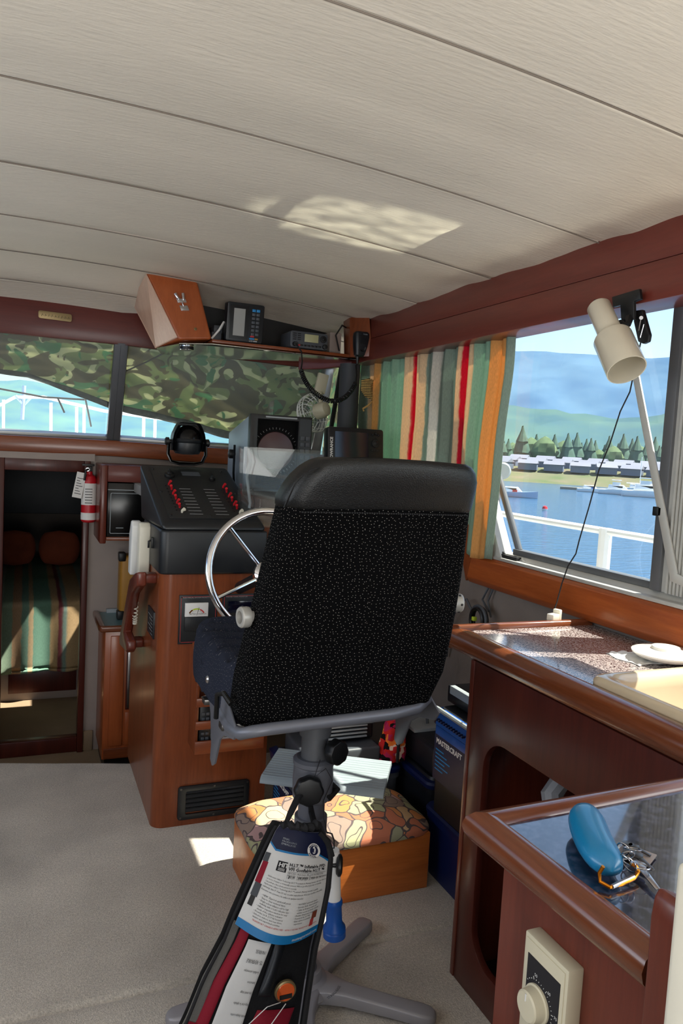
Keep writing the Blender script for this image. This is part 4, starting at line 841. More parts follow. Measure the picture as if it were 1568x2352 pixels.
# brass plate on the beam
t = thing('name_plate', 'small worn brass name plate with rounded ends on the wooden beam', 'plate', (.12, 3.915, 1.98))
bx = rrect(0, 0, .148, .036, .009, 3); xa = Vector((1, .01, -.02)).normalized(); pc = Vector((.125, 3.904, 1.977))
m = MB(); m.prism([pc + xa * a + Vector((0, 0, b)) for a, b in bx], [pc + xa * a + Vector((0, -.003, b)) for a, b in bx]); m.build('plate', M['brass'], t, bevel=.0008)
text(m2 := MB(), 'BOAT COMPANY', .0165, lambda x, y: pc + xa * (x - .064) + Vector((0, -.0032, y - .006)), bold=.0003) if False else None
m2 = MB()
for k in range(9):
    x = -.060 + k * .0145; m2.tube([pc + xa * x + Vector((0, -.0033, -.007)), pc + xa * (x + .004) + Vector((0, -.0033, .005)), pc + xa * (x + .008) + Vector((0, -.0033, -.005))], .0009, 5)
m2.build('worn_engraving', M['gunmetal'], t)
# clip lamp on the valance
t = thing('clip_lamp', 'cream stepped cylinder clip lamp clamped under the starboard valance', 'lamp', (1.44, 1.60, 1.84))
la = P(1373, 702, 'x', 1.42); lb = P(1444, 862, 'x', 1.40); ld = (lb - la).normalized(); LL = (lb - la).length * .93
m = MB()
R1, R2 = .0315, .0500
prof = [(.004, 0), (R1 * .85, .001), (R1, .007), (R1, LL * .50), (R2 * .93, LL * .50 + .002), (R2, LL * .50 + .008), (R2, LL), (R2 - .0025, LL), (R2 - .004, LL * .54), (.012, LL * .53)]
m.lathe(la, ld, prof, 48, cap=False); m.build('shade', mat('cream_lamp_enamel', (212, 204, 184), .25, coat=.4, vary=.02), t, ang=40)
m = MB(); m.lathe(la + ld * LL * .55, ld, [(.012, 0), (.012, .012), (.018, .018), (.018, .03), (.008, .036), (.001, .037)], 20); m.build('bulb', M['ivory'], t)
m = MB(); m.tube([la + Vector((0, 0, 0)) - ld * .0, la - ld * .010, la - ld * .022 + Vector((0, .003, 0))], .0035, 8); m.build('switch', M['black'], t)
# clamp
def L_(px, py, x): return P(px, py, 'x', x)
m = MB(); m.ext([L_(1411, 683, 1.478), L_(1474, 664, 1.478), L_(1477, 688, 1.478), L_(1461, 694, 1.478), L_(1462, 735, 1.478), L_(1432, 735, 1.478), L_(1430, 702, 1.478), L_(1413, 707, 1.478)], (-.010, 0, 0)); m.build('clamp_jaw', M['black'], t, bevel=.002)
m = MB(); m.ext([L_(1462, 715, 1.50), L_(1482, 712, 1.50), L_(1498, 770, 1.50), L_(1495, 786, 1.50), L_(1484, 791, 1.50), L_(1472, 786, 1.50), L_(1462, 740, 1.50)], (-.012, 0, 0)); m.build('clamp_grip', M['black'], t, bevel=.003)
m = MB(); m.tube([L_(1445, 730, 1.47), L_(1440, 745, 1.455), L_(1425, 752, 1.435)], [.011, .010, .008], 10); m.cyl(L_(1425, 745, 1.44), L_(1440, 742, 1.47), .012); m.build('swivel', M['black'], t)
m = MB(); m.tube([L_(1472, 730, 1.482), L_(1466, 760, 1.48), L_(1470, 775, 1.48), L_(1478, 745, 1.48)], .0015, 6); m.cyl(L_(1472, 730, 1.495), L_(1472, 730, 1.478), .005, 10); m.build('spring', M['steel'], t)
cpts = [(1480, 745, 1.50), (1468, 800, 1.50), (1456, 853, 1.51), (1446, 900, 1.515), (1424, 945, 1.52), (1400, 1020, 1.525), (1375, 1080, 1.53), (1352, 1165, 1.535), (1330, 1240, 1.54), (1322, 1272, 1.543), (1304, 1300, 1.545), (1290, 1340, 1.54), (1278, 1385, 1.52), (1268, 1412, 1.50)]
m = MB(); m.tube([P(a, b, 'x', c) for a, b, c in cpts], .0022, 6); m.build('cord', M['rubber'], t)
pp_ = P(1262, 1416, 'x', 1.49)
m = MB(); m.hexa([P(1239, 1412, 'x', 1.48), P(1258, 1424, 'x', 1.48), P(1258, 1424, 'x', 1.50), P(1239, 1412, 'x', 1.50), P(1242, 1418, 'x', 1.47), P(1259, 1431, 'x', 1.47), P(1259, 1431, 'x', 1.50), P(1242, 1418, 'x', 1.50)])
m = MB(); M0 = Matrix.Translation((1.475, 1.822, .960)) @ Matrix.Rotation(.3, 4, 'Z'); m.box(-.024, .010, -.012, .012, -.010, .010, M0); m.box(.006, .020, -.012, .012, -.012, .022, M0)
m.build('plug', M['ivory'], t, bevel=.003)
# ------------------------------------------------------------------ galley on the starboard side
GX = 1.116
t = thing('galley_cabinet', 'dark cherry galley cabinet with a large rounded cut-out in its face', 'cabinet', (1.36, .8, 0))
outer = [(-.6, 0), (1.684, 0), (1.684, .884), (-.6, .884)]; inner = rrect(1.10, .405, 1.03, .60, .085, 8)
m = MB(); holed(m, outer, inner, lambda a, b: Vector((GX, a, b)), (.02, 0, 0)); m.build('face_panel', M['dark_z'], t, bevel=.0015)
m = MB(); m.box(GX - .002, 1.59, 1.685, 1.702, 0, .884); m.build('end_panel', M['red_z'], t, bevel=.002)
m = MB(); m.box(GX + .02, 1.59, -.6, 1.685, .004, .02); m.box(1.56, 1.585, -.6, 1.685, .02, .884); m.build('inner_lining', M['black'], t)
t = thing('duffel_bag', 'black duffel bag stowed inside the galley cabinet opening', 'bag', (1.35, 1.2, .02))
m = MB(); m.grid(lambda u, v: Vector((1.355 + .14 * math.cos(2 * PI * u) * (1 - (2 * v - 1) ** 6), .80 + .75 * v, .24 + .20 * math.sin(2 * PI * u) * (1 - (2 * v - 1) ** 6) + .01 * mn.noise(Vector((u * 9, v * 9, 0))))), 28, 20, closeu=True); m.build('body', M['cloth_blk'], t, ang=180)
m = MB(); m.tube([(1.29, 1.52, .46), (1.30, 1.56, .55), (1.34, 1.57, .59), (1.38, 1.56, .57)], [.025, .03, .03, .02], 10); tag(m.build('crumpled_bag', mat('grey_plastic_bag', (170, 172, 176), .5, bump=.6, bscale=60)), 'small crumpled grey plastic bag inside the galley cabinet opening', 'bag')
# worktop
t = thing('galley_worktop', 'speckled grey laminate worktop with varnished wooden nosing on the galley cabinet', 'worktop', (1.36, .8, .885))
m = MB(); holed(m, [(1.14, -.6), (1.592, -.6), (1.592, 1.79), (1.14, 1.79)], rrect(1.335, 1.02, .30, .54, .04), lambda a, b: Vector((a, b, .918)), (0, 0, .020)); m.build('laminate', M['granite'], t)
m = MB()
pf = [(1.160, .9385), (1.150, .944), (1.132, .945), (1.112, .940), (1.102, .926), (1.100, .910), (1.106, .894), (1.118, .886), (1.160, .886)]
def miter(x, z): return Vector((x, 1.822 - (x - 1.10), z))
m.prism([miter(x, z) for x, z in pf], [Vector((x, -.6, z)) for x, z in pf]); m.build('front_nosing', M['nose_y'], t, ang=50)
pf2 = [(1.790, .9385), (1.792, .950), (1.798, .954), (1.812, .953), (1.821, .945), (1.824, .928), (1.822, .900), (1.812, .886), (1.79, .886)]
m = MB(); m.prism([Vector((1.10 + (1.822 - y) + .001, y, z)) for y, z in pf2], [Vector((1.592, y, z)) for y, z in pf2]); m.build('end_fiddle', M['nose_x'], t, ang=50)
# sink
t = thing('galley_sink', 'almond moulded sink with a raised rounded rim let into the worktop', 'sink', (1.335, 1.03, .94))
def rl(cx, cy, w_, h, r, z): return [Vector((a, b, z)) for a, b in rrect(cx, cy, w_, h, r, 6)]
m = MB(); cx_, cy_ = 1.335, 1.02
m.loft([rl(cx_, cy_, .345, .585, .035, .938), rl(cx_, cy_, .345, .585, .035, .948), rl(cx_, cy_, .333, .573, .034, .957), rl(cx_, cy_, .315, .555, .04, .960), rl(cx_, cy_, .295, .530, .05, .958), rl(cx_, cy_, .280, .512, .055, .948), rl(cx_, cy_, .270, .50, .055, .925), rl(cx_, cy_, .255, .485, .06, .80), rl(cx_, cy_, .20, .43, .06, .785)], False, True)
m.build('basin', M['sink'], t, ang=60)
# plate on a folded paper towel
t = thing('paper_towel', 'folded quilted paper towel lying under the white plate', 'paper towel', (1.44, 1.42, .9385))
m = MB(); m.grid(lambda u, v: Vector((1.385 + .16 * u + .006 * math.sin(v * 8), 1.385 + .12 * v + .008 * math.sin(u * 7), .9395 + .002 * math.sin(u * 30) * math.sin(v * 30) + .003 * u * (1 - v))), 30, 30); m.build('sheet', M['paper'], t, ang=180, thick=.0015)
t = thing('plate', 'white glazed plate resting on a folded paper towel beside the sink', 'plate', (1.49, 1.40, .945))
m = MB(); m.lathe((1.487, 1.405, .944), (0, 0, 1), [(.002, 0), (.045, 0), (.070, .008), (.080, .016), (.081, .020), (.072, .024), (.035, .027), (.033, .034), (.014, .036), (.002, .036)], 48); m.build('dish', M['plate'], t)
# ------------------------------------------------------------------ aft counter in the foreground
t = thing('aft_cabinet', 'red-brown cabinet under the foreground counter, with a thermostat on its side', 'cabinet', (.86, .55, 0))
m = MB(); m.box(.660, 1.10, -.3, .885, 0, .865); m.build('body', M['red_z'], t, bevel=.002)
t = thing('foreground_counter', 'dark glossy counter top with a thick rounded wooden rail holding the keys', 'worktop', (.85, .6, .87))
m = MB(); m.box(.64, 1.10, -.3, .90, .866, .898); m.build('laminate', M['darklam'], t)
def rail(p0, p1, w_, zlo, zhi, name, mt, inward):
    d = (p1 - p0).normalized(); n_ = inward; pf = []
    for k in range(13): a = math.radians(-90 - 180 * k / 12 + 0); 
    prof = [(w_, zlo), (.012, zlo), (.003, zlo + .010), (0, (zlo + zhi) / 2), (.004, zhi - .012), (.014, zhi - .002), (.026, zhi), (.036, zhi - .003), (w_, zhi - .012)]
    m = MB(); m.prism([p0 + n_ * a + Vector((0, 0, b)) for a, b in prof], [p1 + n_ * a + Vector((0, 0, b)) for a, b in prof]); return m
m = MB(); W_ = .046
pf = [(W_, .862), (.012, .862), (.003, .872), (0, .884), (.004, .897), (.014, .907), (.026, .909), (.037, .906), (W_, .897)]
c0 = (.604, .918)
m.prism([Vector((c0[0] + a, c0[1] - a, b)) for a, b in pf], [Vector((c0[0] + .012 + a, .575, b)) for a, b in pf]); m.build('side_rail', M['nose_y'], t, ang=45)
m = MB(); m.prism([Vector((c0[0] + a, c0[1] - a, b)) for a, b in pf], [Vector((1.112, c0[1] - a * .75 + .006, b)) for a, b in pf]); m.build('front_rail', M['nose_x'], t, ang=45)
t = MB(); cs = [(.600, .905), (.602, .93), (.612, .945), (.63, .958), (.66, .966)]
# upright end board with a swept top
t = thing('end_board', 'upright red-brown end board with a swept rounded top at the counter edge', 'board', (.62, .52, 0))
prof = [(.601, .60), (.602, .916), (.601, .963), (.604, .984), (.610, .993), (.626, .986), (.648, .972), (.672, .955), (.70, .945), (.70, .60)]
m = MB(); m.prism([Vector((x, .558, z)) for x, z in prof], [Vector((x, .518, z)) for x, z in prof]); m.build('board', M['red_z'], t, bevel=.004, seg=3)
m = MB(); m.box(.602, .70, .518, .558, 0, .60); m.build('lower_board', M['red_z'], t)
t = thing('cream_appliance', 'cream plastic casing just entering the picture at the lower right', 'appliance', (.62, .46, .7))
m = MB(); a = P(1550, 1975, 'y', .50); m.box(a.x, a.x + .14, .465, .50, .55, a.z); m.build('casing', M['ivory'], t, bevel=.008, seg=3)
# thermostat
t = thing('thermostat', 'almond dial thermostat with a black scale plate on the foreground cabinet', 'thermostat', (.65, .75, .7))
m = MB(); m.box(.636, .661, .706, .795, .60, .792); m.build('case', M['almond'], t, bevel=.003)
m = MB(); m.box(.6345, .6365, .711, .790, .61, .786); m.build('front_rim', M['almond'], t, bevel=.001)
F_ = lambda y, z, x=.6338: Vector((x, y, z))
m = MB(); m.ext([F_(.783, .768), F_(.717, .768), F_(.717, .645), F_(.722, .640), F_(.783, .700)], (.001, 0, 0)); m.build('scale_plate', M['ink'], t)
dc = (.757, .714)
m = MB(); m.lathe((.634, dc[0], dc[1]), (-1, 0, 0), [(.024, 0), (.024, .003), (.0215, .004), (.020, .017), (.018, .019), (.002, .0195)], 36); k_ = m.build('dial', M['almond'], t)
m = MB(); m.box(.6135, .6150, dc[0] - .0008, dc[0] + .0008, dc[1] + .008, dc[1] + .018); m.build('pointer', M['white'], k_)
m = MB()
for k in range(22):
    a = math.radians(-70 + k * 10); r0 = .0285; r1 = .0325 if k % 5 == 0 else .0300
    p0, p1 = [F_(dc[0] - r * math.sin(a), dc[1] + r * math.cos(a), .6334) for r in (r0, r1)]
    if .645 < p1.z < .766 and p1.y > .719 and p1.y < .782: m.tube([p0, p1], .0004, 4)
m.build('scale_ticks', M['white'], t)
for s, a in (('50', -10), ('60', 35), ('70', 80)):
    a = math.radians(a); text(m2 := MB(), s, .006, lambda x, y: F_(dc[0] - .037 * math.sin(a) - x + .003, dc[1] + .035 * math.cos(a) + y - .002, .6333)); m2.build('lettering', M['white'], t)
# keys with a blue float
t = thing('key_float', 'blue foam key float with an orange carabiner lying on the dark counter', 'key float', (.72, .78, .90))
a = P(1340, 1858, 'z', .920); b = P(1404, 2006, 'z', .916)
m = MB(); d = (b - a); dl = d.length; d = d.normalized(); s_ = Vector((d.y, -d.x, 0)); lo = []
for k in range(15):
    s = k / 14; w_ = .0265 * math.sqrt(max(0.001, 1 - (2 * s - 1) ** 4)); h = .017 * math.sqrt(max(.001, 1 - (2 * s - 1) ** 6)); c_ = a + d * dl * s + s_ * (.006 * math.sin(PI * s)) + Vector((0, 0, .002))
    lo.append([c_ + s_ * (w_ * x) + Vector((0, 0, h * z)) for x, z in [(math.cos(2 * PI * j / 20) , math.sin(2 * PI * j / 20)) for j in range(20)]])
m.loft(lo); m.build('float', M['float'], t, ang=80)
def ring(c, r, n_, rad, seg=28, sq=1.0):
    n_ = Vector(n_).normalized(); u = n_.orthogonal().normalized(); v = n_.cross(u); return MB().tube([Vector(c) + (u * math.cos(2 * PI * k / seg) * sq + v * math.sin(2 * PI * k / seg)) * r for k in range(seg)], rad, 8, closed=True)
cp = [P(x, y, 'z', z) for x, y, z in ((1385, 1990, .925), (1376, 2005, .915), (1378, 2025, .906), (1400, 2038, .904), (1425, 2032, .904), (1455, 2018, .905), (1466, 2003, .908), (1460, 1988, .914), (1448, 1985, .918))]
m = MB(); m.tube(cp, .0024, 10); m.build('carabiner', M['bronze'], t)
m = MB(); m.tube([P(1405, 2037, 'z', .9045), P(1455, 2014, 'z', .906)], .003, 10); m.build('gate', M['steel'], t)
for px, py, z, r, n_ in ((1445, 1985, .918, .010, (1, .2, .3)), (1440, 1965, .920, .009, (.3, 1, .6)), (1452, 1950, .918, .011, (.2, .3, 1)), (1430, 1950, .917, .008, (1, .4, .1)), (1470, 1990, .912, .012, (.1, .2, 1)), (1436, 1975, .922, .008, (.8, .1, .5))):
    ring(P(px, py, 'z', z), r, n_, .0009).build('split_ring', M['steel'], t)
for (x0, y0), (x1, y1), w_, nm, mt in (((1455, 1945), (1494, 1967), .004, 'key', 'gunmetal'), ((1466, 1988), (1512, 2045), .0055, 'key', 'steel'), ((1460, 1965), (1500, 2000), .005, 'key', 'gunmetal'), ((1440, 1940), (1430, 1975), .004, 'key', 'gunmetal')):
    p0, p1 = P(x0, y0, 'z', .908), P(x1, y1, 'z', .904); d = (p1 - p0).normalized(); s_ = Vector((d.y, -d.x, 0)) * w_
    m = MB(); m.prism([p0 - s_, p0 + s_, p1 + s_ * .7, p1 - s_ * .5], [q + Vector((0, 0, .0018)) for q in (p0 - s_, p0 + s_, p1 + s_ * .7, p1 - s_ * .5)]); m.lathe(p0, (0, 0, 1), [(w_ * 1.8, 0), (w_ * 1.8, .002)], 16); m.build(nm, M[mt], t, bevel=.0004)
p0 = P(1460, 1965, 'z', .900); m = MB(); m.box(-.018, .018, -.022, .022, 0, .003, Matrix.Translation(p0) @ Matrix.Rotation(.5, 4, 'Z')); m.build('tag', M['creamwall'], t, bevel=.001)
m = MB(); m.box(-.007, .007, -.012, .012, 0, .0015, Matrix.Translation(P(1498, 1976, 'z', .904)) @ Matrix.Rotation(-.6, 4, 'Z')); tag(m.build('lint_scrap', M['gtool']), 'tiny dark scrap of lint on the foreground counter', 'lint') if False else m.bm.free()
# ------------------------------------------------------------------ helm seat
SX = .672
t = thing('helm_chair', 'high-backed black helm seat with white-dotted fabric on a grey pedestal', 'chair', (.695, 1.745, 0))
# backrest, lofted from the bottom to the shoulder of the leather cap
def back_sec(z):
    s = (z - .80) / .60
    return s
def sec(z, xl, xr, yb, th, r=.035, n=7):
    cx_, w_ = (xl + xr) / 2, xr - xl
    pts = []
    for qx, qy, a0 in ((1, 1, 0), (-1, 1, 90), (-1, -1, 180), (1, -1, 270)):
        for k in range(n + 1):
            a = math.radians(a0 + 90 * k / n); pts.append(Vector((cx_ + qx * (w_ / 2 - r) + r * math.cos(a), yb + th / 2 + qy * (th / 2 - r) + r * math.sin(a), z)))
    # belly of the upholstery and flat middle rows
    out = []
    for p in pts:
        u = (p.x - cx_) / (w_ / 2); p.y += -.010 * (1 - u * u) if p.y < yb + th / 2 else 0; out.append(p)
    return out
def rowf(z):
    K = [(.795, .462, .895, 1.575, .10), (.83, .440, .918, 1.550, .12), (.91, .443, .938, 1.525, .13), (1.00, .453, .941, 1.505, .125), (1.08, .464, .942, 1.490, .12), (1.18, .475, .941, 1.473, .11), (1.305, .490, .935, 1.452, .10)]
    for a, b in zip(K, K[1:]):
        if a[0] <= z <= b[0]:
            f = (z - a[0]) / (b[0] - a[0]); f = f * f * (3 - 2 * f) if False else f
            return [a[i] + (b[i] - a[i]) * f for i in range(1, 5)]
    return K[-1][1:]
m = MB(); lo = []
zs = [.795 + (1.305 - .795) * k / 40 for k in range(41)]
def dense(l, k=4):
    o = []
    for i in range(len(l)):
        a, b = l[i], l[(i + 1) % len(l)]; n_ = max(1, int((b - a).length / .03)); o += [a.lerp(b, j / n_) for j in range(n_)]
    return o
base_n = None
for z in zs:
    xl, xr, yb, th = rowf(z); r = min(.035, th * .4)
    if z < .83: r = .045
    L0 = []
    s = sec(z, xl, xr, yb, th, r)
    # fixed resample of the rear and front flats
    q = []
    for i in range(len(s)):
        a, b = s[i], s[(i + 1) % len(s)]; q.append(a)
        if i in (7, 23):
            for j in range(1, 16):
                p = a.lerp(b, j / 16); u = (p.x - (xl + xr) / 2) / ((xr - xl) / 2); 
                if i == 23: p.y -= .012 * (1 - u * u); p.y += .006 * math.exp(-((z - .985 - .012 * u * u - .012 * u) / .006) ** 2) * (1 if u > -.7 else 0) ; p.z += 0
                q.append(p)
    lo.append(q)
m.loft(lo); bk = m.build('backrest', M['dot_xz'], t, ang=60)
# leather cap
m = MB(); lo = []
for z, il, ir, dy, th in ((1.298, .000, .000, -.004, .106), (1.303, -.003, -.004, -.006, .112), (1.32, -.002, -.006, -.010, .118), (1.345, .010, -.006, -.018, .120), (1.365, .022, -.004, -.024, .118), (1.385, .038, .004, -.028, .108), (1.398, .054, .018, -.028, .088), (1.405, .070, .038, -.024, .06)):
    xl, xr, yb, t_ = rowf(1.30); s_ = sec(z, xl + il, xr - ir, yb + dy, th, min(.045, th * .42)); q = []
    for i in range(len(s_)):
        a, b = s_[i], s_[(i + 1) % len(s_)]; q.append(a)
        if i in (7, 23):
            for j in range(1, 16): 
                p = a.lerp(b, j / 16); u = j / 8 - 1
                if i == 23: p.y -= .012 * (1 - u * u)
                p.z += .004 * (1 - u * u); q.append(p)
    lo.append(q)
m.loft(lo); m.build('headrest_cap', M['leather'], bk, ang=60)
xl, xr, yb, th = rowf(1.30)
m = MB()
for k in range(70):
    u = -0.86 + 1.72 * k / 69; x = (xl + xr) / 2 + u * (xr - xl) / 2; y = yb - .007 - .012 * (1 - u * u) - .0155 * (0) ; m.box(x - .0016, x + .0016, y - .0045, y + .001, 1.2925 - .002 * u * u, 1.2955 - .002 * u * u)
m.build('stitching', M['cloth_blk'], bk)
m = MB()
pts = [Vector((xl + .055, yb - .030, 1.386)), Vector((xl + .028, yb - .020, 1.372)), Vector((xl + .010, yb - .016, 1.35)), Vector((xl + .001, yb - .008, 1.32)), Vector((xl - .002, yb + .004, 1.30))]
m.tube(pts, .0025, 6); m.build('piping', M['leather'], bk)
# seat cushion with channel seams
m = MB()
def cushion(u, v):
    a = 2 * PI * u; hx, hy = .250, .270; e = 4.0
    cxx, cyy = SX + .008, 1.86
    c, s = math.cos(a), math.sin(a); r = 1 / ((abs(c) ** e + abs(s) ** e) ** (1 / e))
    if v < .25: f = .93 + .07 * v * 4; z = .775 + .02 * v * 4
    elif v < .55: f = 1.0 + .01 * math.sin((v - .25) / .3 * PI); z = .795 + (v - .25) / .3 * .085
    else: w_ = (v - .55) / .45; f = math.cos(w_ * PI / 2) ** .55 if w_ < 1 else 0.0; z = .88 + .040 * math.sin(min(1, w_ * 2.0) * PI / 2)
    x = cxx + hx * r * c * f; y = cyy + hy * r * s * f
    if v >= .25:
        yy = (y - 1.62) / .085; z += -.016 * math.exp(-(((yy - round(yy)) * .085) / .007) ** 2) * (1 if v > .5 else .4)
        z += .012 * math.exp(-((y - 2.09) / .05) ** 2)
        z += .018 * min(1, abs(x - cxx) / hx) ** 3 * (v > .6)
    return Vector((x, y, z))
m.grid(cushion, 110, 60, closeu=True); m.build('seat_cushion', M['dot_xy'], t, ang=80)
# fabric shroud behind the lower back corners
m = MB(); m.tube([(.415, 1.655, .80), (.412, 1.64, .86), (.416, 1.60, .875), (.425, 1.57, .86)], .006, 8); m.build('seat_piping', M['leather'], t)
# recline knobs on both sides
for s, x, y, z in ((-1, .458, 1.555, 1.055), (1, .942, 1.545, 1.074)):
    m = MB(); lo = []
    m.lathe((x, y, z), (s, -.15, 0), [(.012, -.02), (.012, .006), (.0215, .007), (.0225, .011), (.0225, .025), (.0205, .028), (.0140, .028), (.0125, .012), (.002, .011)], 32); h = m.build('recline_handwheel', mat('grey_enamelled_metal', (176, 174, 168), .4, .3), t)
    m = MB()
    for k in range(6): a = 2 * PI * k / 6; m.lathe((x + s * .017, y + .0220 * math.cos(a) - .0025 * s, z + .0220 * math.sin(a)), (0, math.cos(a), math.sin(a)), [(.003, 0), (.003, .0015)], 10)
    m.lathe((x + s * .0125, y - .002 * s, z), (s, -.15, 0), [(.0122, 0), (.0122, .0008)], 20)  # black disc puts the shade of the ring's hollow into colour
    m.build('grip_holes_and_shade_disc', M['black'], h)
# frame: bent tube round the back foot of the seat, side brackets, cross plate
m = MB()
m.tube([(.440, 1.70, .795), (.440, 1.62, .787), (.446, 1.555, .797), (.466, 1.535, .808), (.50, 1.530, .812), (.80, 1.535, .818), (.870, 1.545, .822), (.915, 1.58, .83), (.935, 1.64, .85), (.940, 1.78, .855)], .0135, 14); m.build('frame_tube', M['greypaint'], t, ang=60)
for s, x in ((-1, .436), (1, .940)):
    m = MB(); pf = [(1.88, .875), (1.84, .885), (1.62, .83), (1.56, .80), (1.58, .775), (1.66, .755), (1.70, .730), (1.74, .655), (1.765, .640), (1.785, .650), (1.78, .69), (1.80, .76)]
    m.ext([(x, a, b) for a, b in pf], (.006, 0, 0)); m.build('side_bracket', M['greypaint'], t, bevel=.002)
    m = MB(); m.lathe((x + (0 if s < 0 else .006), 1.80, .845), (s, 0, 0), [(.010, 0), (.010, .010), (.007, .014)], 12); m.build('bolt', M['steel'], t)
m = MB(); m.box(.56, .80, 1.62, 1.90, .765, .775); m.box(.43, .905, 1.66, 1.69, .765, .780); m.box(.43, .905, 1.84, 1.87, .765, .780); m.build('slide_plate', M['gunmetal'], t, bevel=.002)
# pedestal
pcx, pcy = .695, 1.745
m = MB(); m.lathe((pcx, pcy, .04), (0, 0, 1), [(.048, 0), (.045, .02), (.034, .05), (.034, .50)], 32); m.build('lower_tube', M['greypaint'], t)
m = MB(); m.lathe((pcx, pcy, .535), (0, 0, 1), [(.044, 0), (.050, .006), (.052, .05), (.050, .090), (.053, .094), (.053, .104), (.044, .110)], 32); m.build('collar', M['greypaint'], t)
m = MB(); m.lathe((pcx, pcy, .64), (0, 0, 1), [(.034, 0), (.034, .06), (.040, .062), (.042, .11), (.06, .126)], 32); m.build('upper_tube', M['alu_d'], t)
def starknob(c, d, r, h, name='clamp_knob'):
    d = Vector(d).normalized(); u = d.orthogonal().normalized(); v = d.cross(u); c = Vector(c); m = MB(); lo = []
    for rr, hh in ((.86, 0), (1, h * .15), (1, h * .75), (.88, h)):
        lo.append([c + d * hh + (u * math.cos(2 * PI * k / 48) + v * math.sin(2 * PI * k / 48)) * r * rr * (1 + .035 * math.cos(8 * 2 * PI * k / 48)) for k in range(48)])
    m.loft(lo); m.lathe(c - d * .02, d, [(.012, 0), (.012, .02)], 12); return m.build(name, M['black'], t, bevel=.0015)
starknob((.722, 1.690, .678), (.35, -1, .05), .031, .028)
starknob((.660, 1.685, .590), (-.25, -1, .05), .036, .028)
# footrest
FM = Matrix.Translation((.855, 2.02, .468)) @ Matrix.Rotation(math.radians(-32), 4, 'Z')
m = MB()
def rib(x): return .0025 * (1 if abs(((x / .0165) % 1) - .5) < .42 else 0)
pf = []
n_ = 96
for k in range(n_ + 1):
    y = -.118 + .236 * k / n_; z = .010 + rib(y + .5) - (.012 * ((abs(y) - .1) / .018) ** 2 if abs(y) > .1 else 0); pf.append((y, z))
pf += [(.118, -.006), (-.118, -.006)]
m.prism([FM @ Vector((-.18, y, z)) for y, z in pf], [FM @ Vector((.175, y, z)) for y, z in pf]); m.build('footrest', mat('ribbed_grey_rubber', (150, 160, 164), .45, vary=.06), t, ang=40)
m = MB(); m.tube([(pcx, pcy + .02, .47), (.78, 1.90, .455), (.86, 2.02, .452)], .016, 10); m.lathe((pcx, pcy, .44), (0, 0, 1), [(.042, 0), (.042, .05)], 24); m.build('footrest_arm', M['greypaint'], t)
# five-legged base
m = MB(); m.lathe((pcx, pcy, .022), (0, 0, 1), [(.075, 0), (.080, .01), (.074, .028), (.052, .040), (.048, .06)], 32); m.build('hub', M['greylight'], t)
for k in range(5):
    a = math.radians(36 + 72 * k); d = Vector((math.cos(a), math.sin(a), 0)); s_ = Vector((-d.y, d.x, 0)); c = Vector((pcx, pcy, 0)); lo = []
    for r_, w_, z0, z1 in ((.04, .050, .020, .058), (.075, .036, .018, .054), (.12, .027, .016, .050), (.24, .025, .012, .042), (.31, .027, .010, .038), (.332, .025, .010, .036), (.345, .016, .011, .033), (.350, .006, .013, .028)):
        p = c + d * r_; lo.append([p + s_ * w_ * x + Vector((0, 0, z0 if y < 0 else z1)) - Vector((0, 0, .004 if abs(x) > .95 and y > 0 else 0)) for x, y in ((-1, -1), (1, -1), (1, 1), (.75, 1.0), (0, 1.0), (-.75, 1.0), (-1, 1))])
    m = MB(); m.loft(lo); m.build('leg', M['greylight'], t, bevel=.002, ang=50)
    m = MB(); m.cyl(c + d * .325 + Vector((0, 0, .001)), c + d * .325 + Vector((0, 0, .014)), .017, 16); m.build('foot_pad', M['black'], t)
text(m2 := MB(), 'GARELICK  STABILI-BASE', .012, lambda x, y: Vector((pcx, pcy, .0555)) + Vector((math.cos(-1.1 + x * 7.5), math.sin(-1.1 + x * 7.5), 0)) * (.066 - y) + Vector((0, 0, -.0035 + .0)), bold=.0002) if False else None
m2 = MB(); text(m2, 'STABILI-BASE', .010, lambda x, y: Vector((pcx, pcy, 0)) + Vector((math.cos(-1.25 + x / .105), math.sin(-1.25 + x / .105), 0)) * (.105 - y) + Vector((0, 0, .0555)), bold=.0002); m2.build('lettering', M['alu_d'], t)
# ------------------------------------------------------------------ life-jacket package hanging from the pedestal
t = thing('life_jacket_package', 'clear hanging package with printed card, red and black inflatable life jacket inside', 'packaged life jacket', (.60, 1.60, .60))
rows = [(0, 648, 730, 1888, 1.615), (.10, 628, 748, 1915, 1.600), (.25, 606, 758, 1960, 1.580), (.45, 575, 752, 2030, 1.550), (.65, 537, 735, 2115, 1.520), (.75, 515, 722, 2170, 1.505), (.88, 468, 708, 2260, 1.480), (1.0, 432, 695, 2352, 1.460), (1.12, 395, 680, 2430, 1.44)]
def bag(u, v, off=0, bulge=1.0):
    v = v * 1.12
    for a, b in zip(rows, rows[1:]):
        if v <= b[0] + 1e-9:
            f = (v - a[0]) / (b[0] - a[0]); xl, xr, py, yy = [a[i] + (b[i] - a[i]) * f for i in range(1, 5)]; break
    px = xl + (xr - xl) * u; tilt = (u - .5) * 18 * (1 if v > .05 else 0)
    p = P(px, py + tilt, 'y', yy); p.y -= bulge * .036 * math.sin(PI * max(0, min(1, u))) * min(1, .35 + v * 1.2) + off
    return p
CT = .60 / 1.0   # the card ends here (v in 0..1 of the package)
m = MB(); m.grid(lambda u, v: bag(u, v, .003 + .0015 * mn.noise(Vector((u * 7, v * 9, 0)))), 40, 60); m.build('clear_front', M['film'], t, ang=180)
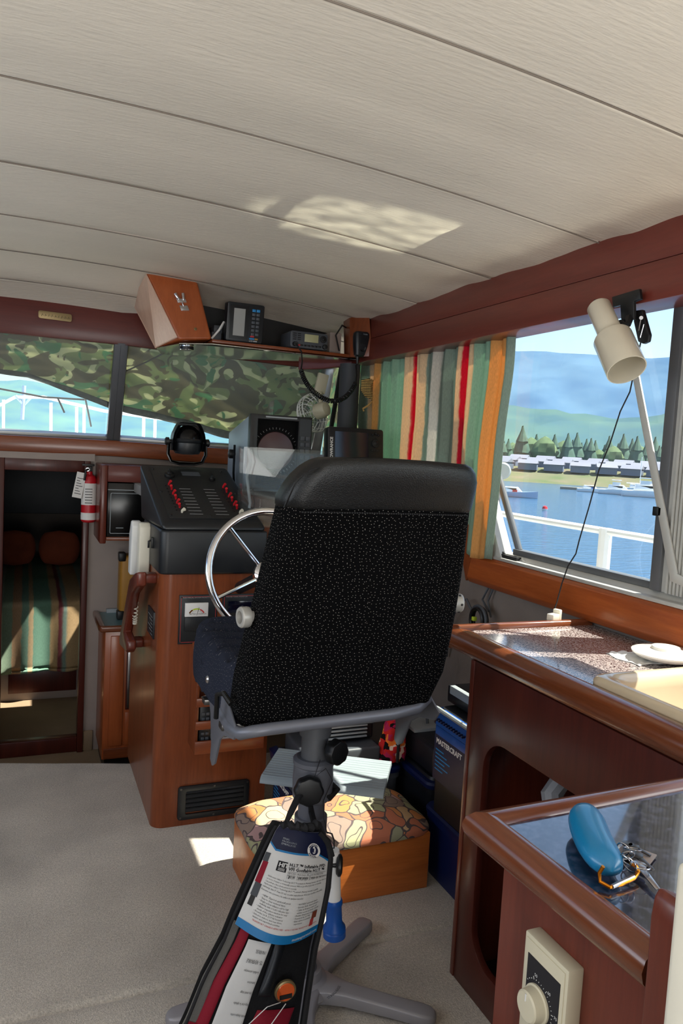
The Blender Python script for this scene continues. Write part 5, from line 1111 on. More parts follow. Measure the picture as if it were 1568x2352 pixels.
m = MB(); m.grid(lambda u, v: bag(u, .06 + v * .94, -.030, .2), 20, 40); m.build('mesh_back', M['cloth_blk'], t, ang=180)
def cardpt(u, v):   # card coordinates: u 0..1 across, v 0..1 down
    vv = .045 + v * (CT - .045) + (.030 * math.sin(PI * u) * v if v > .5 else 0) * 1.0
    return bag(.03 + u * .93, vv, .0015)
def cseg(u0, u1, v0, v1, mt, name, off=0, n=24, par=None, f0=None):
    m = MB(); m.grid(lambda a, b: cardpt(u0 + (u1 - u0) * a, (v0 if f0 is None else f0(u0 + (u1 - u0) * a)) + (v1 - (v0 if f0 is None else f0(u0 + (u1 - u0) * a))) * b) + Vector((0, -off, 0)), n, n); return m.build(name, mt, par or t, ang=180)
card = cseg(0, 1, 0, 1, M['paper'], 'printed_card')
def edge(u): return .27 - .02 * u if u > .12 else .20 + .08 * (u / .12)
def edge2(u): return (.27 - .02 * u if u < .82 else .2536 + (u - .82) * .45) if u > .12 else .20 + .6 * u
m = MB(); m.grid(lambda a, b: cardpt(a, edge2(a) * b) + Vector((0, -.0006, 0)), 60, 16); m.build('navy_header', M['navy'], card, ang=180)
m = MB(); m.grid(lambda a, b: cardpt(a, edge2(a) + .022 * b) + Vector((0, -.0008, 0)), 60, 2); m.build('cyan_line', M['cyan'], card, ang=180)
m = MB(); m.grid(lambda a, b: cardpt(a, .945 + .055 * b) + Vector((0, -.0006, 0)), 40, 3); m.build('cyan_footer', M['cyan'], card, ang=180)
ASP = 1.0
def tx(u0, v0, sx=1.0):   # text metres -> card coordinates
    return lambda x, y: cardpt(min(.995, u0 + x * 5.2 * sx), v0 - y * 3.55) + Vector((0, -.0014, 0))
def ctext(s, u0, v0, size, mt='ink', bold=0, name='printing', sx=1.0):
    m2 = MB(); text(m2, s, size, tx(u0, v0, sx), bold=bold, res=1); return m2.build(name, M[mt], card, ang=180)
ctext('H.I.T.™ Inflatable PFD', .36, .405, .0125, bold=.0003)
ctext('VFI Gonflable H.I.T.™', .36, .445, .0125, bold=.0003)
ctext('MD3153 - Automatic (Re-arm kit MA7214)\nMD3153 - Automatique (Trousse de réarmement MA7214)', .36, .478, .0062)
body = ['Hydrostatic Inflator Technology (H.I.T.™) exclusive to Mustang Survival, will only inflate in 4"', 'or more of water or if manually activated. Will not go-off in heavy rain or humidity.', 'Can pull-up a face-down person in seconds.', 'Hydrostatic Inflator Technology (H.I.T.™) exclusif à Mustang Survival, se gonfle', "submergé dans 4\" d'eau (10 cm) ou activé manuellement. N'est pas sensible à l'humidité.", 'Retourne une personne à la surface en quelques secondes.']
for k, s in enumerate(body): ctext(s, .13 - .004 * k, .535 + k * .026, .0056, sx=.80)
lst = ['• NEW: Zippered quick-stuff panels', '• Easy to clean technical fabric', '• Bright yellow inflation cell for high', '   visibility with SOLAS reflective tape', '• Inflator inspection window for easy', '   check of the cylinder indicator', '• Provides 26 lb (117 N) buoyancy', '• Suited to inshore and near shore', '   waters and supervised activities']
for k, s in enumerate(lst): ctext(s, .14 - .004 * k, .705 + k * .0225, .0054, sx=.9)
lst = ['• NOUVEAU panneaux zippés', '• Entretien facile, tissu technique', '• Cellule de flottaison jaune vif', "   visibilité accrue et bande SOLAS", "• Fenêtre d'inspection du gonfleur", '• Fournit 26 lb (117 N)', '• Eaux calmes et activités', '   supervisées']
for k, s in enumerate(lst): ctext(s, .60, .71 + k * .0225, .0054, sx=.85)
ctext('TRANSPORT CANADA APPROVED • APPROUVÉ PAR TRANSPORTS CANADA', .14, .913, .0054, 'redink', sx=.85)
ctext('mustangsurvival.com', .66, .985, .0075, 'white', name='web_address')
ctext('FINAL\nPACKAGING\nEMBALLAGE', .16, .14, .0085, 'lgrey', name='header_printing')
# HIT mark
cseg(.20, .335, .375, .475, M['ink'], 'hit_badge', .0007, 6, card); ctext('HIT', .215, .428, .0165, 'paper', bold=.0006, name='hit_lettering')
m = MB()
for k in range(3): m.grid(lambda a, b: cardpt(.222 + .09 * a, .441 + k * .010 + .004 * b) + Vector((0, -.0012, 0)), 3, 1)
m.build('hit_lines', M['paper'], card)
cseg(.36, .97, .4565, .4585, M['ink'], 'rule', .0008, 8, card)
# round sea-horse emblem
ec = (.735, .215)
def disc(r, off, mt, name, n=36):
    m = MB(); c = m.bm.verts.new(cardpt(*ec) + Vector((0, -off, 0))); vs = [m.bm.verts.new(cardpt(ec[0] + r * 5.2 * math.cos(2 * PI * k / n), ec[1] + r * 3.55 * math.sin(2 * PI * k / n)) + Vector((0, -off, 0))) for k in range(n)]
    for k in range(n): m.bm.faces.new((c, vs[k], vs[(k + 1) % n]))
    return m.build(name, mt, card, ang=180)
disc(.0245, .0016, M['ink'], 'emblem_rim'); disc(.0238, .0019, M['paper'], 'emblem_ring'); disc(.0155, .0022, M['navy'], 'emblem_centre')
def arc(s, r, a0, flip=False):
    m2 = MB()
    def fn(x, y):
        a = a0 + (x / (r + (0 if flip else .002))) * (1 if not flip else -1); rr = r + (y if not flip else -y)
        return cardpt(ec[0] + rr * 5.2 * math.sin(a), ec[1] - rr * 3.55 * math.cos(a)) + Vector((0, -.0026, 0))
    text(m2, s, .0078, fn, bold=.0003); m2.build('emblem_lettering', M['navy'], card, ang=180)
arc('• MUSTANG', .0165, -1.35); arc('SURVIVAL', .0222, 4.35, True)
m = MB(); sh = [(.004, -.0115), (.0005, -.012), (-.0035, -.0085), (.002, -.0088), (.0045, -.004), (.0025, .001), (.003, .005), (.001, .0085), (-.003, .009), (-.0045, .006), (-.002, .0045)]
for (x0, y0), (x1, y1), w0, w1 in [(sh[i], sh[i + 1], (.0012, .0020, .0010, .0016, .0026, .0026, .0018, .0013, .0010, .0007)[i], (.0020, .0010, .0016, .0026, .0026, .0018, .0013, .0010, .0007, .0005)[i]) for i in range(10)]:
    dx, dy = x1 - x0, y1 - y0; l = math.hypot(dx, dy); nx, ny = -dy / l, dx / l
    m.quad(*[cardpt(ec[0] + 5.2 * a, ec[1] + 3.55 * b) + Vector((0, -.0027, 0)) for a, b in ((x0 + nx * w0, y0 + ny * w0), (x1 + nx * w1, y1 + ny * w1), (x1 - nx * w1, y1 - ny * w1), (x0 - nx * w0, y0 - ny * w0))])
m.build('sea_horse', M['paper'], card, flip=True)
# product picture on the left of the card
for u0, u1, v0, v1, c in ((.0, .07, .33, .42, 'gtool'), (.01, .08, .42, .63, 'cloth_red'), (.02, .10, .63, .74, 'gtool'), (.03, .085, .74, .82, 'black2'), (.86, .93, .80, .86, 'pillow'), (.85, .90, .86, .92, 'redink')):
    m = MB(); m.grid(lambda a, b: cardpt(u0 + (u1 - u0) * a, v0 + (v1 - v0) * b) + Vector((0, -.0009, 0)), 4, 8); m.build('printed_picture', M[c], card, ang=180)
# the jacket inside
def inner(u0, u1, v0, v1, mt, name, th=.012, off=-.004, wob=.0, par=None, skew=0):
    m = MB()
    def fn(a, b):
        e = (math.sin(PI * a) ** .4) * (math.sin(PI * b) ** .4) if 0 < a < 1 and 0 < b < 1 else 0
        return bag(u0 + (u1 - u0) * a + skew * (b - .5) + wob * math.sin(b * 6), v0 + (v1 - v0) * b, off + th * e, .7)
    m.grid(fn, 20, 30); return m.build(name, mt, par or t, ang=180)
jk = inner(.02, .98, .60, .995, M['cloth_blk'], 'black_panel', .006, -.016)
inner(.10, .20, .60, .95, M['cloth_red'], 'red_panel', .008, -.010, par=jk, skew=-.06)
inner(.0, .10, .60, .93, mat('grey_mesh_netting', (120, 118, 112), .9, bump=1, bscale=400), 'mesh_panel', .006, -.012, par=jk, skew=-.02)
inner(.02, .40, .90, 1.0, M['cloth_red'], 'red_panel', .014, -.006, par=jk)
inner(.48, .84, .84, 1.0, M['cloth_red'], 'red_panel', .016, -.008, par=jk, skew=-.12)
inner(.20, .44, .64, .90, M['paper'], 'folded_leaflet', .004, .000, .0, par=jk, skew=-.03)
inner(.16, .50, .90, .985, M['gtool'], 'buckle_strap', .010, .000, par=jk)
inner(.50, .62, .62, .80, M['black2'], 'strap', .010, -.002, par=jk)
m2 = MB()
for k, s in enumerate(['UNIVERSEL', 'TE - REVERSIBLE', 'Gonflable automatique', 'Instructions', 'Lire avant usage', 'Inspecter le cylindre', 'avant chaque sortie']):
    text(m2, s, .0068 if k < 2 else .0048, lambda x, y: bag(.42 - x * 3.3, .665 + k * .030 + y * 2.2, .0062, .7), res=1)
m2.build('leaflet_printing', M['ink'], jk, ang=180)
g0 = bag(.73, .775, .014, .7)
m = MB(); m.lathe(g0 + Vector((0, .008, 0)), (0, -1, 0), [(.024, 0), (.024, .006), (.021, .008)], 28); w_ = m.build('inspection_window', M['brass'], t)
m = MB(); m.lathe(g0 + Vector((0, .0, 0)), (0, -1, 0), [(.020, 0), (.019, .0012)], 28); m.build('orange_lens', mat('orange_lens', (206, 84, 30), .2), w_)
m = MB(); m.box(g0.x - .014, g0.x + .014, g0.y - .0022, g0.y - .0010, g0.z - .014, g0.z - .004); m.build('lens_band', M['black'], w_)
m = MB(); m.tube([g0 + Vector((0, -.003, -.024)), bag(.62, .85, .018), bag(.52, .93, .02), bag(.46, .99, .02)], .0010, 6); m.tube([g0 + Vector((-.012, -.003, -.018)), bag(.55, .80, .018), bag(.40, .86, .018), bag(.30, .95, .018)], .0009, 6); m.build('draw_thread', M['white'], t)
# black edge binding, drawstring neck and hanging strap
m = MB(); m.tube([bag(-.005, v / 30, 0) for v in range(31)], .0035, 8); m.tube([bag(1.0, v / 30, 0) for v in range(31)], [.008 if v > 4 else .004 for v in range(31)], 8); m.build('edge_binding', M['cloth_blk'], t)
m = MB(); m.tube([bag(u / 16, .012 + .008 * math.sin(u * 1.7), .004) for u in range(17)], [.009 + .003 * math.sin(u * 2.3) for u in range(17)], 10); m.build('gathered_neck', M['cloth_blk'], t)
m = MB(); m.tube([bag(.10, .02), P(668, 1865, 'y', 1.63), P(685, 1830, 'y', 1.665), P(715, 1822, 'y', 1.70), P(755, 1832, 'y', 1.715), P(772, 1815, 'y', 1.73), P(760, 1800, 'y', 1.75)], [.006, .010, .011, .010, .016, .013, .008], 10, flat=.6)
m.tube([P(712, 1845, 'y', 1.69), P(716, 1870, 'y', 1.68), bag(.85, .03)], [.009, .010, .010], 10, flat=.5); m.build('hanging_strap', M['webbing'], t)
m = MB(); m.tube([bag(.9, .05), bag(1.0, .12), bag(1.03, .22)], [.008, .010, .007], 8); m.build('drawstring', M['webbing'], t)
t = thing('snap_wire', 'thin dark wire with a small hook looped over the pedestal knob', 'wire', (.75, 1.68, .55))
m = MB(); m.tube([P(735, 1745, 'y', 1.69), P(722, 1785, 'y', 1.68), P(748, 1765, 'y', 1.68), P(763, 1792, 'y', 1.68), P(742, 1840, 'y', 1.68), P(743, 1880, 'y', 1.66), P(751, 1915, 'y', 1.64)], .0012, 6); m.build('wire', M['ink'], t)
m = MB(); m.tube([P(751, 1912, 'y', 1.64), P(762, 1915, 'y', 1.64), P(767, 1930, 'y', 1.64), P(767, 1948, 'y', 1.64), P(756, 1948, 'y', 1.64)], .0018, 6); m.build('hook', M['ink'], t)
# hand bilge pump standing by the pedestal
t = thing('flared_hand_pump', 'white tube with a bright blue flared foot hanging beside the pedestal', 'hand pump', (.77, 1.64, .2))
pt = P(764, 1952, 'y', 1.66); pb = P(768, 2068, 'y', 1.66); pe = P(768, 2162, 'y', 1.66); dd = (pe - pt).normalized(); Lp = (pe - pt).length; Lw = (pb - pt).length
m = MB(); m.lathe(pt, dd, [(.016, 0), (.018, .01), (.018, Lw)], 24); m.build('tube', M['whitepaint'], t)
m = MB(); m.lathe(pt + dd * (Lw - .005), dd, [(.020, 0), (.022, .006), (.022, .012), (.0195, .020), (.0205, .062), (.028, .074), (.0285, .078), (.0265, .080), (.0285, .083), (.0285, .098), (.022, .100)], 36); m.build('flared_foot', M['blue'], t)
m = MB(); kc = P(776, 1985, 'y', 1.645); m.lathe(kc + Vector((-.012, 0, 0)), (.92, -.38, 0), [(.006, -.01), (.006, .006), (.020, .007), (.026, .012), (.026, .018), (.018, .022)], 20)
m.build('wing_knob', M['black'], t)
# ------------------------------------------------------------------ stool
t = thing('footstool', 'low oak-sided box stool with a patterned tapestry cushion on top', 'stool', (.96, 2.24, 0))
sx0, sx1, sy0, sy1 = .672, 1.262, 2.08, 2.40
m = MB(); m.box(sx0 + .006, sx1 - .006, sy0 + .006, sy1 - .006, 0, .19); m.build('box', M['oak_x'], t, bevel=.003)
m = MB()
def cush(u, v):
    a = 2 * PI * u; c, s = math.cos(a), math.sin(a); e = 7; r = 1 / ((abs(c) ** e + abs(s) ** e) ** (1 / e))
    hx, hy = (sx1 - sx0) / 2 + .006, (sy1 - sy0) / 2 + .006
    if v < .3: f, z = 1.0 + .010 * math.sin(v / .3 * PI), .185 + .022 * v / .3
    else: w_ = (v - .3) / .7; f = 1 - w_; z = .207 + .042 * (1 - (1 - min(1, w_ * 1.9)) ** 2.2)
    x = (sx0 + sx1) / 2 + hx * r * c * f; y = (sy0 + sy1) / 2 + hy * r * s * f
    return Vector((x, y, z + .004 * mn.noise(Vector((x * 14, y * 14, 0)))))
m.grid(cush, 96, 30, closeu=True); m.build('cushion', M['swirl'], t, ang=80)
# ------------------------------------------------------------------ storage totes and tool boxes
def tote(name, label, x0, x1, y0, y1, z0, z1, body, rim, group=None, taper=.012, lid=True):
    t = thing(name, label, 'storage tote', ((x0 + x1) / 2, (y0 + y1) / 2, z0), group); cx_, cy_ = (x0 + x1) / 2, (y0 + y1) / 2; w_, d_ = x1 - x0, y1 - y0
    m = MB(); m.loft([rl(cx_, cy_, w_ - 2 * taper, d_ - 2 * taper, .025, z0), rl(cx_, cy_, w_ - .008, d_ - .008, .03, z1 - .045), rl(cx_, cy_, w_ + .004, d_ + .004, .032, z1 - .043), rl(cx_, cy_, w_ + .004, d_ + .004, .032, z1 - .022)]); m.build('bin', M[body], t)
    if lid:
        m = MB(); m.loft([rl(cx_, cy_, w_ + .010, d_ + .010, .034, z1 - .022), rl(cx_, cy_, w_ + .014, d_ + .014, .036, z1 - .008), rl(cx_, cy_, w_ + .004, d_ + .004, .034, z1)]); m.build('rim', M[rim], t)
        m = MB(); m.loft([rl(cx_, cy_, w_ - .030, d_ - .030, .03, z1), rl(cx_, cy_, w_ - .036, d_ - .036, .03, z1 + .010)]); m.build('lid', M['btote'], t)
    return t
def lab(t, x, y0, y1, z0, z1, slant=0, size=.028, txt='MASTERCRAFT'):
    F2 = lambda u, v: Vector((x, y0 + (y1 - y0) * u, z0 + (z1 - z0) * v))
    m = MB(); m.prism([F2(0, 0), F2(1, 0), F2(1, 1), F2(0, 1)], [q + Vector((-.001, 0, 0)) for q in (F2(0, 0), F2(1, 0), F2(1, 1), F2(0, 1))]); g = m.build('label', M['navy'], t)
    m2 = MB(); text(m2, txt, size, lambda a, b: Vector((x - .0016, y0 - .012 - a, z1 - .032 + b)), bold=.0009); m2.build('lettering', M['paper'], g)
    m = MB()
    for k in range(6): l_ = .05 + .05 * ((k * 37) % 5) / 5; m.box(x - .0018, x - .0010, y0 - .012 - l_, y0 - .012, z1 - .055 - k * .013, z1 - .051 - k * .013)
    m.build('small_print', M['cyan'], g)
# stack by the galley
tote('blue_tote', 'plain blue tote on the floor at the bottom of the stack by the galley', 1.295, 1.585, 1.74, 2.20, 0, .235, 'dblue', 'dblue')
t = tote('black_tote', 'tall black tote with navy label and bright blue latch in the stack by the galley', 1.270, 1.585, 1.735, 2.150, .247, .585, 'btote', 'blue')
lab(t, 1.2725, 2.125, 1.76, .36, .515, size=.0235)
m = MB(); m.box(1.262, 1.273, 1.76, 2.11, .515, .545); m.build('blue_band', M['blue'], t, bevel=.003)
m = MB(); m.hexa([(1.245, 1.90, .555), (1.262, 1.90, .555), (1.262, 2.09, .555), (1.245, 2.09, .555), (1.262, 1.90, .600), (1.285, 1.90, .600), (1.285, 2.09, .600), (1.262, 2.09, .600)]); h = m.build('latch', M['blue'], t, bevel=.006, seg=3)
m = MB()
for k in range(11): m.box(1.240, 1.262, 1.915 + k * .0155, 1.922 + k * .0155, .572, .578)
m.build('ribs', M['navy'], h)
m = MB(); m.tube([(1.285, 2.17, .575), (1.265, 2.165, .590), (1.262, 2.10, .600), (1.262, 1.74, .600)], .008, 8); m.build('grey_bar', M['lgrey'], t)
t = thing('flat_organiser_case', 'flat black organiser case with pale grey edge on top of the stack', 'case', (1.45, 1.97, .598))
m = MB(); m.box(1.335, 1.585, 1.78, 2.17, .598, .655); m.build('case', M['btote'], t, bevel=.006)
m = MB(); m.box(1.331, 1.352, 1.80, 2.15, .630, .658); m.box(1.328, 1.356, 1.97, 1.99, .627, .662); m.build('grey_edge', M['lgrey'], t, bevel=.003)
m = MB(); m.box(1.36, 1.575, 1.975, 1.983, .654, .659); m.box(1.46, 1.466, 1.79, 2.16, .654, .659); m.build('lid_ribs', M['black'], t)
# bins forward of the stool
tote('black_tote', 'black tote with a blue rim behind the footstool, right of the bag', 1.335, 1.585, 2.24, 2.66, 0, .275, 'btote', 'dblue')
m = MB(); m.box(1.355, 1.57, 2.26, 2.64, .286, .39); tag(m.build('black_case', M['btote'], bevel=.015, seg=3), 'black rounded case on the blue-rimmed tote beside the stack', 'case')
m = MB(); m.box(1.36, 1.50, 2.42, 2.60, .391, .402); tag(m.build('paper_pad', M['lgrey']), 'grey paper pad lying on the black rounded case', 'pad')
t = tote('grey_tote', 'dark grey tote with a navy label directly behind the footstool', .905, 1.315, 2.42, 2.70, 0, .270, 'gtool', 'dblue')
lab(t, .9065, 2.68, 2.45, .055, .195, size=.025)
m = MB(); m.hexa([(.885, 2.46, .245), (.905, 2.46, .24), (.905, 2.66, .24), (.885, 2.66, .245), (.872, 2.46, .29), (.905, 2.46, .30), (.905, 2.66, .30), (.872, 2.66, .29)]); m.build('latch', M['dblue'], t, bevel=.005)
t = thing('grey_toolbox', 'flat grey tool box lying on the grey tote under the seat', 'tool box', (1.10, 2.55, .281))
m = MB(); m.box(.935, 1.235, 2.44, 2.66, .281, .345); m.build('case', M['gtool'], t, bevel=.010, seg=3)
m = MB(); m.box(1.06, 1.075, 2.435, 2.47, .30, .352); m.box(1.06, 1.075, 2.44, 2.66, .345, .350); m.build('strap', M['lgrey'], t, bevel=.001)
t = thing('fan_heater', 'black box heater with a pale slatted grille on the grey tool box', 'heater', (1.12, 2.58, .346))
m = MB(); m.box(1.0, 1.23, 2.50, 2.68, .352, .45); m.build('case', M['black2'], t, bevel=.012, seg=3)
m = MB()
for k in range(5): m.box(1.03, 1.20, 2.492, 2.502, .365 + k * .014, .371 + k * .014)
m.build('grille', M['lgrey'], t, bevel=.001)
t = thing('patterned_bag', 'orange and red patterned cloth bag standing between the tool box and the tote', 'bag', (1.28, 2.46, .281))
m = MB()
def sack(u, v):
    a = 2 * PI * u; r = (.055 * (1 - .35 * v) + .012 * mn.noise(Vector((math.cos(a) * 2, math.sin(a) * 2, v * 4)))) * (1 if 0 < v < 1 else .55)
    return Vector((1.285 + r * math.cos(a) * 1.05 + .015 * v, 2.45 + r * math.sin(a) * .7, .282 + .19 * v))
m.grid(sack, 36, 24, closeu=True); m.build('sack', M['tribal'], t, ang=180)
m = MB(); m.tube([(1.29, 2.41, .29), (1.285, 2.40, .37), (1.30, 2.42, .475), (1.31, 2.45, .52)], .006, 8); m.build('strap', M['cloth_blk'], t)
# cable bundle on the side wall
t = thing('cable_bundle', 'coiled grey and black cables hung on the side wall below the window', 'cable bundle', (1.57, 2.32, .84))
for k, (r, mt) in enumerate(((.045, 'black'), (.05, 'gtool'), (.040, 'black'))):
    m = MB(); m.tube([(1.545 - .008 * k, 2.32 + r * math.cos(2 * PI * q / 24), .835 + r * math.sin(2 * PI * q / 24)) for q in range(24)], .006, 8, closed=True); m.build('loop', M[mt], t)
m = MB(); m.tube([(1.585, 2.34, .95), (1.575, 2.36, .90), (1.565, 2.30, .87)], .004, 8); m.tube([(1.585, 2.31, .95), (1.58, 2.33, .90), (1.57, 2.29, .85)], .0035, 8); m.tube([(1.55, 2.37, .84), (1.545, 2.42, .89), (1.55, 2.47, .87), (1.56, 2.56, .76), (1.585, 2.60, .62)], .005, 8); m.build('lead', M['gtool'], t)
m = MB(); m.box(1.530, 1.545, 2.34, 2.355, .825, .84); m.build('green_clip', M['lime'], t, bevel=.002)
m = MB(); m.tube([(1.50, 2.62, .95), (1.47, 2.55, .80), (1.42, 2.50, .62), (1.43, 2.45, .41)], .006, 8); tag(m.build('power_lead', M['gtool']), 'grey lead hanging down behind the helm seat to the totes', 'cable')
m = MB(); m.box(1.47, 1.585, 2.72, 2.80, 0, .93); tag(m.build('dash_support', M['dark_z'], bevel=.003), 'dark wooden upright under the dash against the side wall', 'post')
# ------------------------------------------------------------------ lower galley nook, forward
t = thing('nook_cabinet', 'orange cherry lower cabinet beside the forward doorway, behind the console', 'cabinet', (.5, 3.95, -.25))
m = MB(); m.box(.385, .86, 3.805, 4.14, -.17, .478); m.build('body', M['orange_z'], t, bevel=.003)
m = MB(); m.box(.40, .86, 3.83, 4.14, -.25, -.17); m.build('plinth', M['black'], t)
m = MB(); m.box(.393, .86, 3.797, 3.806, -.165, -.115); m.build('bottom_board', M['teak_x'], t, bevel=.002)
m = MB(); m.box(.412, .478, 3.795, 3.806, -.10, .455); m.build('door', M['orange_z'], t, bevel=.003)
m = MB(); m.box(.49, .53, 3.797, 3.806, .08, .455); m.build('drawer_panel', M['dark_z'], t, bevel=.002); m = MB(); m.box(.49, .53, 3.797, 3.806, -.10, .065); m.build('drawer_panel', M['orange_z'], t, bevel=.002)
m = MB(); m.box(.495, .524, 3.788, 3.797, .09, .42); m.build('metal_strip', M['steel'], t, bevel=.002)
t = thing('nook_shelf_top', 'blue-green laminate shelf top with wooden nosing beside the doorway', 'worktop', (.5, 3.95, .48))
m = MB(); m.box(.385, .86, 3.80, 4.14, .479, .500); m.build('laminate', M['teal'], t)
m = MB(); m.ext([(.360, 3.775, .478), (.86, 3.775, .478), (.86, 3.80, .478), (.385, 3.80, .478), (.385, 4.14, .478), (.352, 4.14, .478), (.352, 3.80, .478)], (0, 0, .032)); m.build('nosing', M['nose_x'], t, bevel=.010, seg=4)
m = MB(); m.box(.42, .86, 4.118, 4.138, .50, .52); m.build('backsplash', M['lgrey'], t)
t = thing('nook_overhead_cabinet', 'dark wooden overhead cabinet framing a black appliance beside the doorway', 'cabinet', (.5, 3.95, .93))
m = MB(); m.box(.345, .375, 3.80, 4.14, .91, 1.29); m.build('side_panel', M['red_z'], t, bevel=.006)
m = MB(); m.box(.375, .86, 3.80, 4.14, 1.21, 1.29); m.build('top_rail', M['red_x'], t, bevel=.003); m = MB(); m.box(.375, .86, 3.80, 4.14, .925, .943); m.build('bottom_board', M['teak_x'], t, bevel=.003)
t = thing('built_in_oven', 'black appliance with a thin pale outline set in the overhead cabinet', 'appliance', (.5, 3.9, .945))
m = MB(); m.box(.378, .70, 3.812, 4.10, .944, 1.205); m.build('case', M['blackgloss'], t, bevel=.002)
m = MB(); holed(m, rrect(.525, 1.058, .268, .198, .006), rrect(.525, 1.058, .262, .192, .005), lambda a, b: Vector((a, 3.8085, b)), (0, .004, 0)); m.build('door_outline', M['lgrey'], t)
m = MB(); m.box(.378, .70, 3.807, 3.812, 1.170, 1.174); m.build('top_line', M['lgrey'], t)
m = MB(); m.box(.42, .455, 3.8075, 3.812, .985, .989); m.build('name_strip', M['lgrey'], t)
t = thing('portable_case', 'mustard case with black corners standing in the nook behind the handset', 'case', (.5, 3.98, .50))
m = MB(); m.box(.465, .60, 3.95, 4.07, .522, .83); m.build('case', M['yellow'], t, bevel=.02, seg=3)
m = MB(); m.box(.455, .49, 3.945, 4.0, .80, .845); m.box(.455, .49, 3.945, 4.0, .50, .545); m.build('corner_guards', M['black'], t, bevel=.006)
t = tag(MB().box(.50, .515, 3.62, 3.84, .525, .80).build('grey_board', M['lgrey'], bevel=.003), 'thin grey-brown board standing in front of the mustard case', 'board') if False else None
# fire extinguisher on the door jamb
t = thing('fire_extinguisher', 'small red fire extinguisher with white labels and a hanging tag by the doorway', 'fire extinguisher', (.315, 4.08, .98))
m = MB(); m.lathe((.312, 4.075, .985), (0, 0, 1), [(.028, 0), (.036, .008), (.037, .02), (.037, .215), (.030, .235), (.014, .245), (.014, .26)], 28); m.build('cylinder', M['red'], t)
for z0, z1 in ((.999, 1.035), (1.075, 1.185)): m = MB(); m.lathe((.312, 4.075, z0), (0, 0, 1), [(.0376, 0), (.0376, z1 - z0)], 28, cap=False); m.build('label', M['paper'], t)
m = MB()
for k in range(6): m.box(.29, .325, 4.0365, 4.0385, 1.085 + k * .014, 1.088 + k * .014)
m.build('label_print', M['ink'], t)
m = MB(); m.box(.300, .324, 4.06, 4.09, 1.245, 1.27); m.box(.275, .335, 4.065, 4.085, 1.272, 1.282); m.tube([(.312, 4.07, 1.26), (.29, 4.03, 1.25), (.285, 4.03, 1.20)], .006, 8); m.build('valve', M['black'], t, bevel=.002)
m = MB(); m.lathe((.30, 4.058, 1.255), (0, -1, 0), [(.011, 0), (.010, .006)], 16); m.build('gauge', M['steel'], t)
TM = Matrix.Translation((.262, 4.045, 1.175)) @ Matrix.Rotation(math.radians(10), 4, 'Y')
m = MB(); m.box(-.023, .023, 0, .001, -.065, .065, TM); g = m.build('paper_tag', M['paper'], t)
m = MB()
for k in range(7): m.box(-.016, .016 - .008 * (k % 3), -.0006, 0, -.045 + k * .013, -.042 + k * .013, TM)
m.build('tag_print', M['ink'], g)
# forward cabin: berth, cover, pillows
t = thing('forward_berth', 'low wooden berth base in the dark forward cabin seen through the doorway', 'berth', (.0, 6.0, -.25))
m = MB(); m.box(-.9, .9, 5.05, 7.3, -.25, .22); m.build('base', M['creamwall'], t)
m = MB(); m.box(-.06, .34, 5.035, 5.052, -.20, -.06); m.build('drawer_front', M['dark_z'], t, bevel=.003); m = MB(); m.box(-.55, -.14, 5.035, 5.052, -.20, -.06); m.build('drawer_front', M['dark_z'], t, bevel=.003)
m = MB()
def spread(u, v):
    x = -.85 + 1.7 * u
    if v < .5: z = -.09 + .46 * v / .5 + (.05 * u if v < .05 else 0); y = 5.0 - .015 * math.sin(u * 50) * (1 - v) 
    else: z = .37 + .03 * math.sin((v - .5) * 6); y = 5.0 + (v - .5) / .5 * 1.9
    return Vector((x, y, z + .01 * mn.noise(Vector((x * 5, y * 5, 0)))))
m.grid(spread, 100, 40, uv=True); tag(m.build('bedspread', M['bedspread'], ang=180, thick=.006), 'striped green and tan bedspread hanging over the forward berth', 'bedspread')
for x, lb in ((-.05, 'rust-coloured pillow on the left of the forward berth'), (.27, 'rust-coloured pillow on the right of the forward berth')):
    m = MB(); m.grid(lambda u, v: Vector((x + .15 * math.copysign(abs(math.cos(2 * PI * u)) ** .6, math.cos(2 * PI * u)) * max(0, math.sin(PI * v)) ** .22, 6.2 + .06 * math.sin(2 * PI * u) * max(0, math.sin(PI * v)) ** .5, .42 + .27 * v)), 24, 16, closeu=True); tag(m.build('pillow', M['pillow'], ang=180), lb, 'pillow', 'pillows on the forward berth')
m = MB(); m.box(-.9, .9, 6.9, 7.45, .75, 1.14); tag(m.build('berth_shelf', M['gtool'], bevel=.01), 'grey-fronted shelf locker above the head of the forward berth', 'locker')
m = MB(); m.box(-.10, .10, 5.4, 5.42, 1.262, 1.272); tag(m.build('light_line_bar', M['brass']), 'short brass-coloured bar standing in for a thin line of light under the forward cabin roof', 'rail')  # bar's brass colour imitates a lit line in the forward cabin
# ------------------------------------------------------------------ outside
WZ = -1.40
def water(n, L): pass
m = MB(); m.quad((-400, -400, WZ), (800, -400, WZ), (800, 800, WZ), (-400, 800, WZ))
wm = mat('lake_water', (38, 82, 118), .12, spec=.6); n, L, b = N(wm)
tc = n.new('ShaderNodeTexCoord'); mp = n.new('ShaderNodeMapping'); mp.inputs['Scale'].default_value = (.9, 2.4, 1); mp.inputs['Rotation'].default_value = (0, 0, .9); L.new(tc.outputs['Object'], mp.inputs[0])
a = n.new('ShaderNodeTexNoise'); a.inputs['Scale'].default_value = 1.6; a.inputs['Detail'].default_value = 5; L.new(mp.outputs[0], a.inputs[0])
bp = n.new('ShaderNodeBump'); bp.inputs['Strength'].default_value = .9; bp.inputs['Distance'].default_value = .10; L.new(a.outputs['Fac'], bp.inputs['Height']); L.new(bp.outputs[0], b.inputs['Normal'])
m.build('water', wm)['kind'] = 'structure'
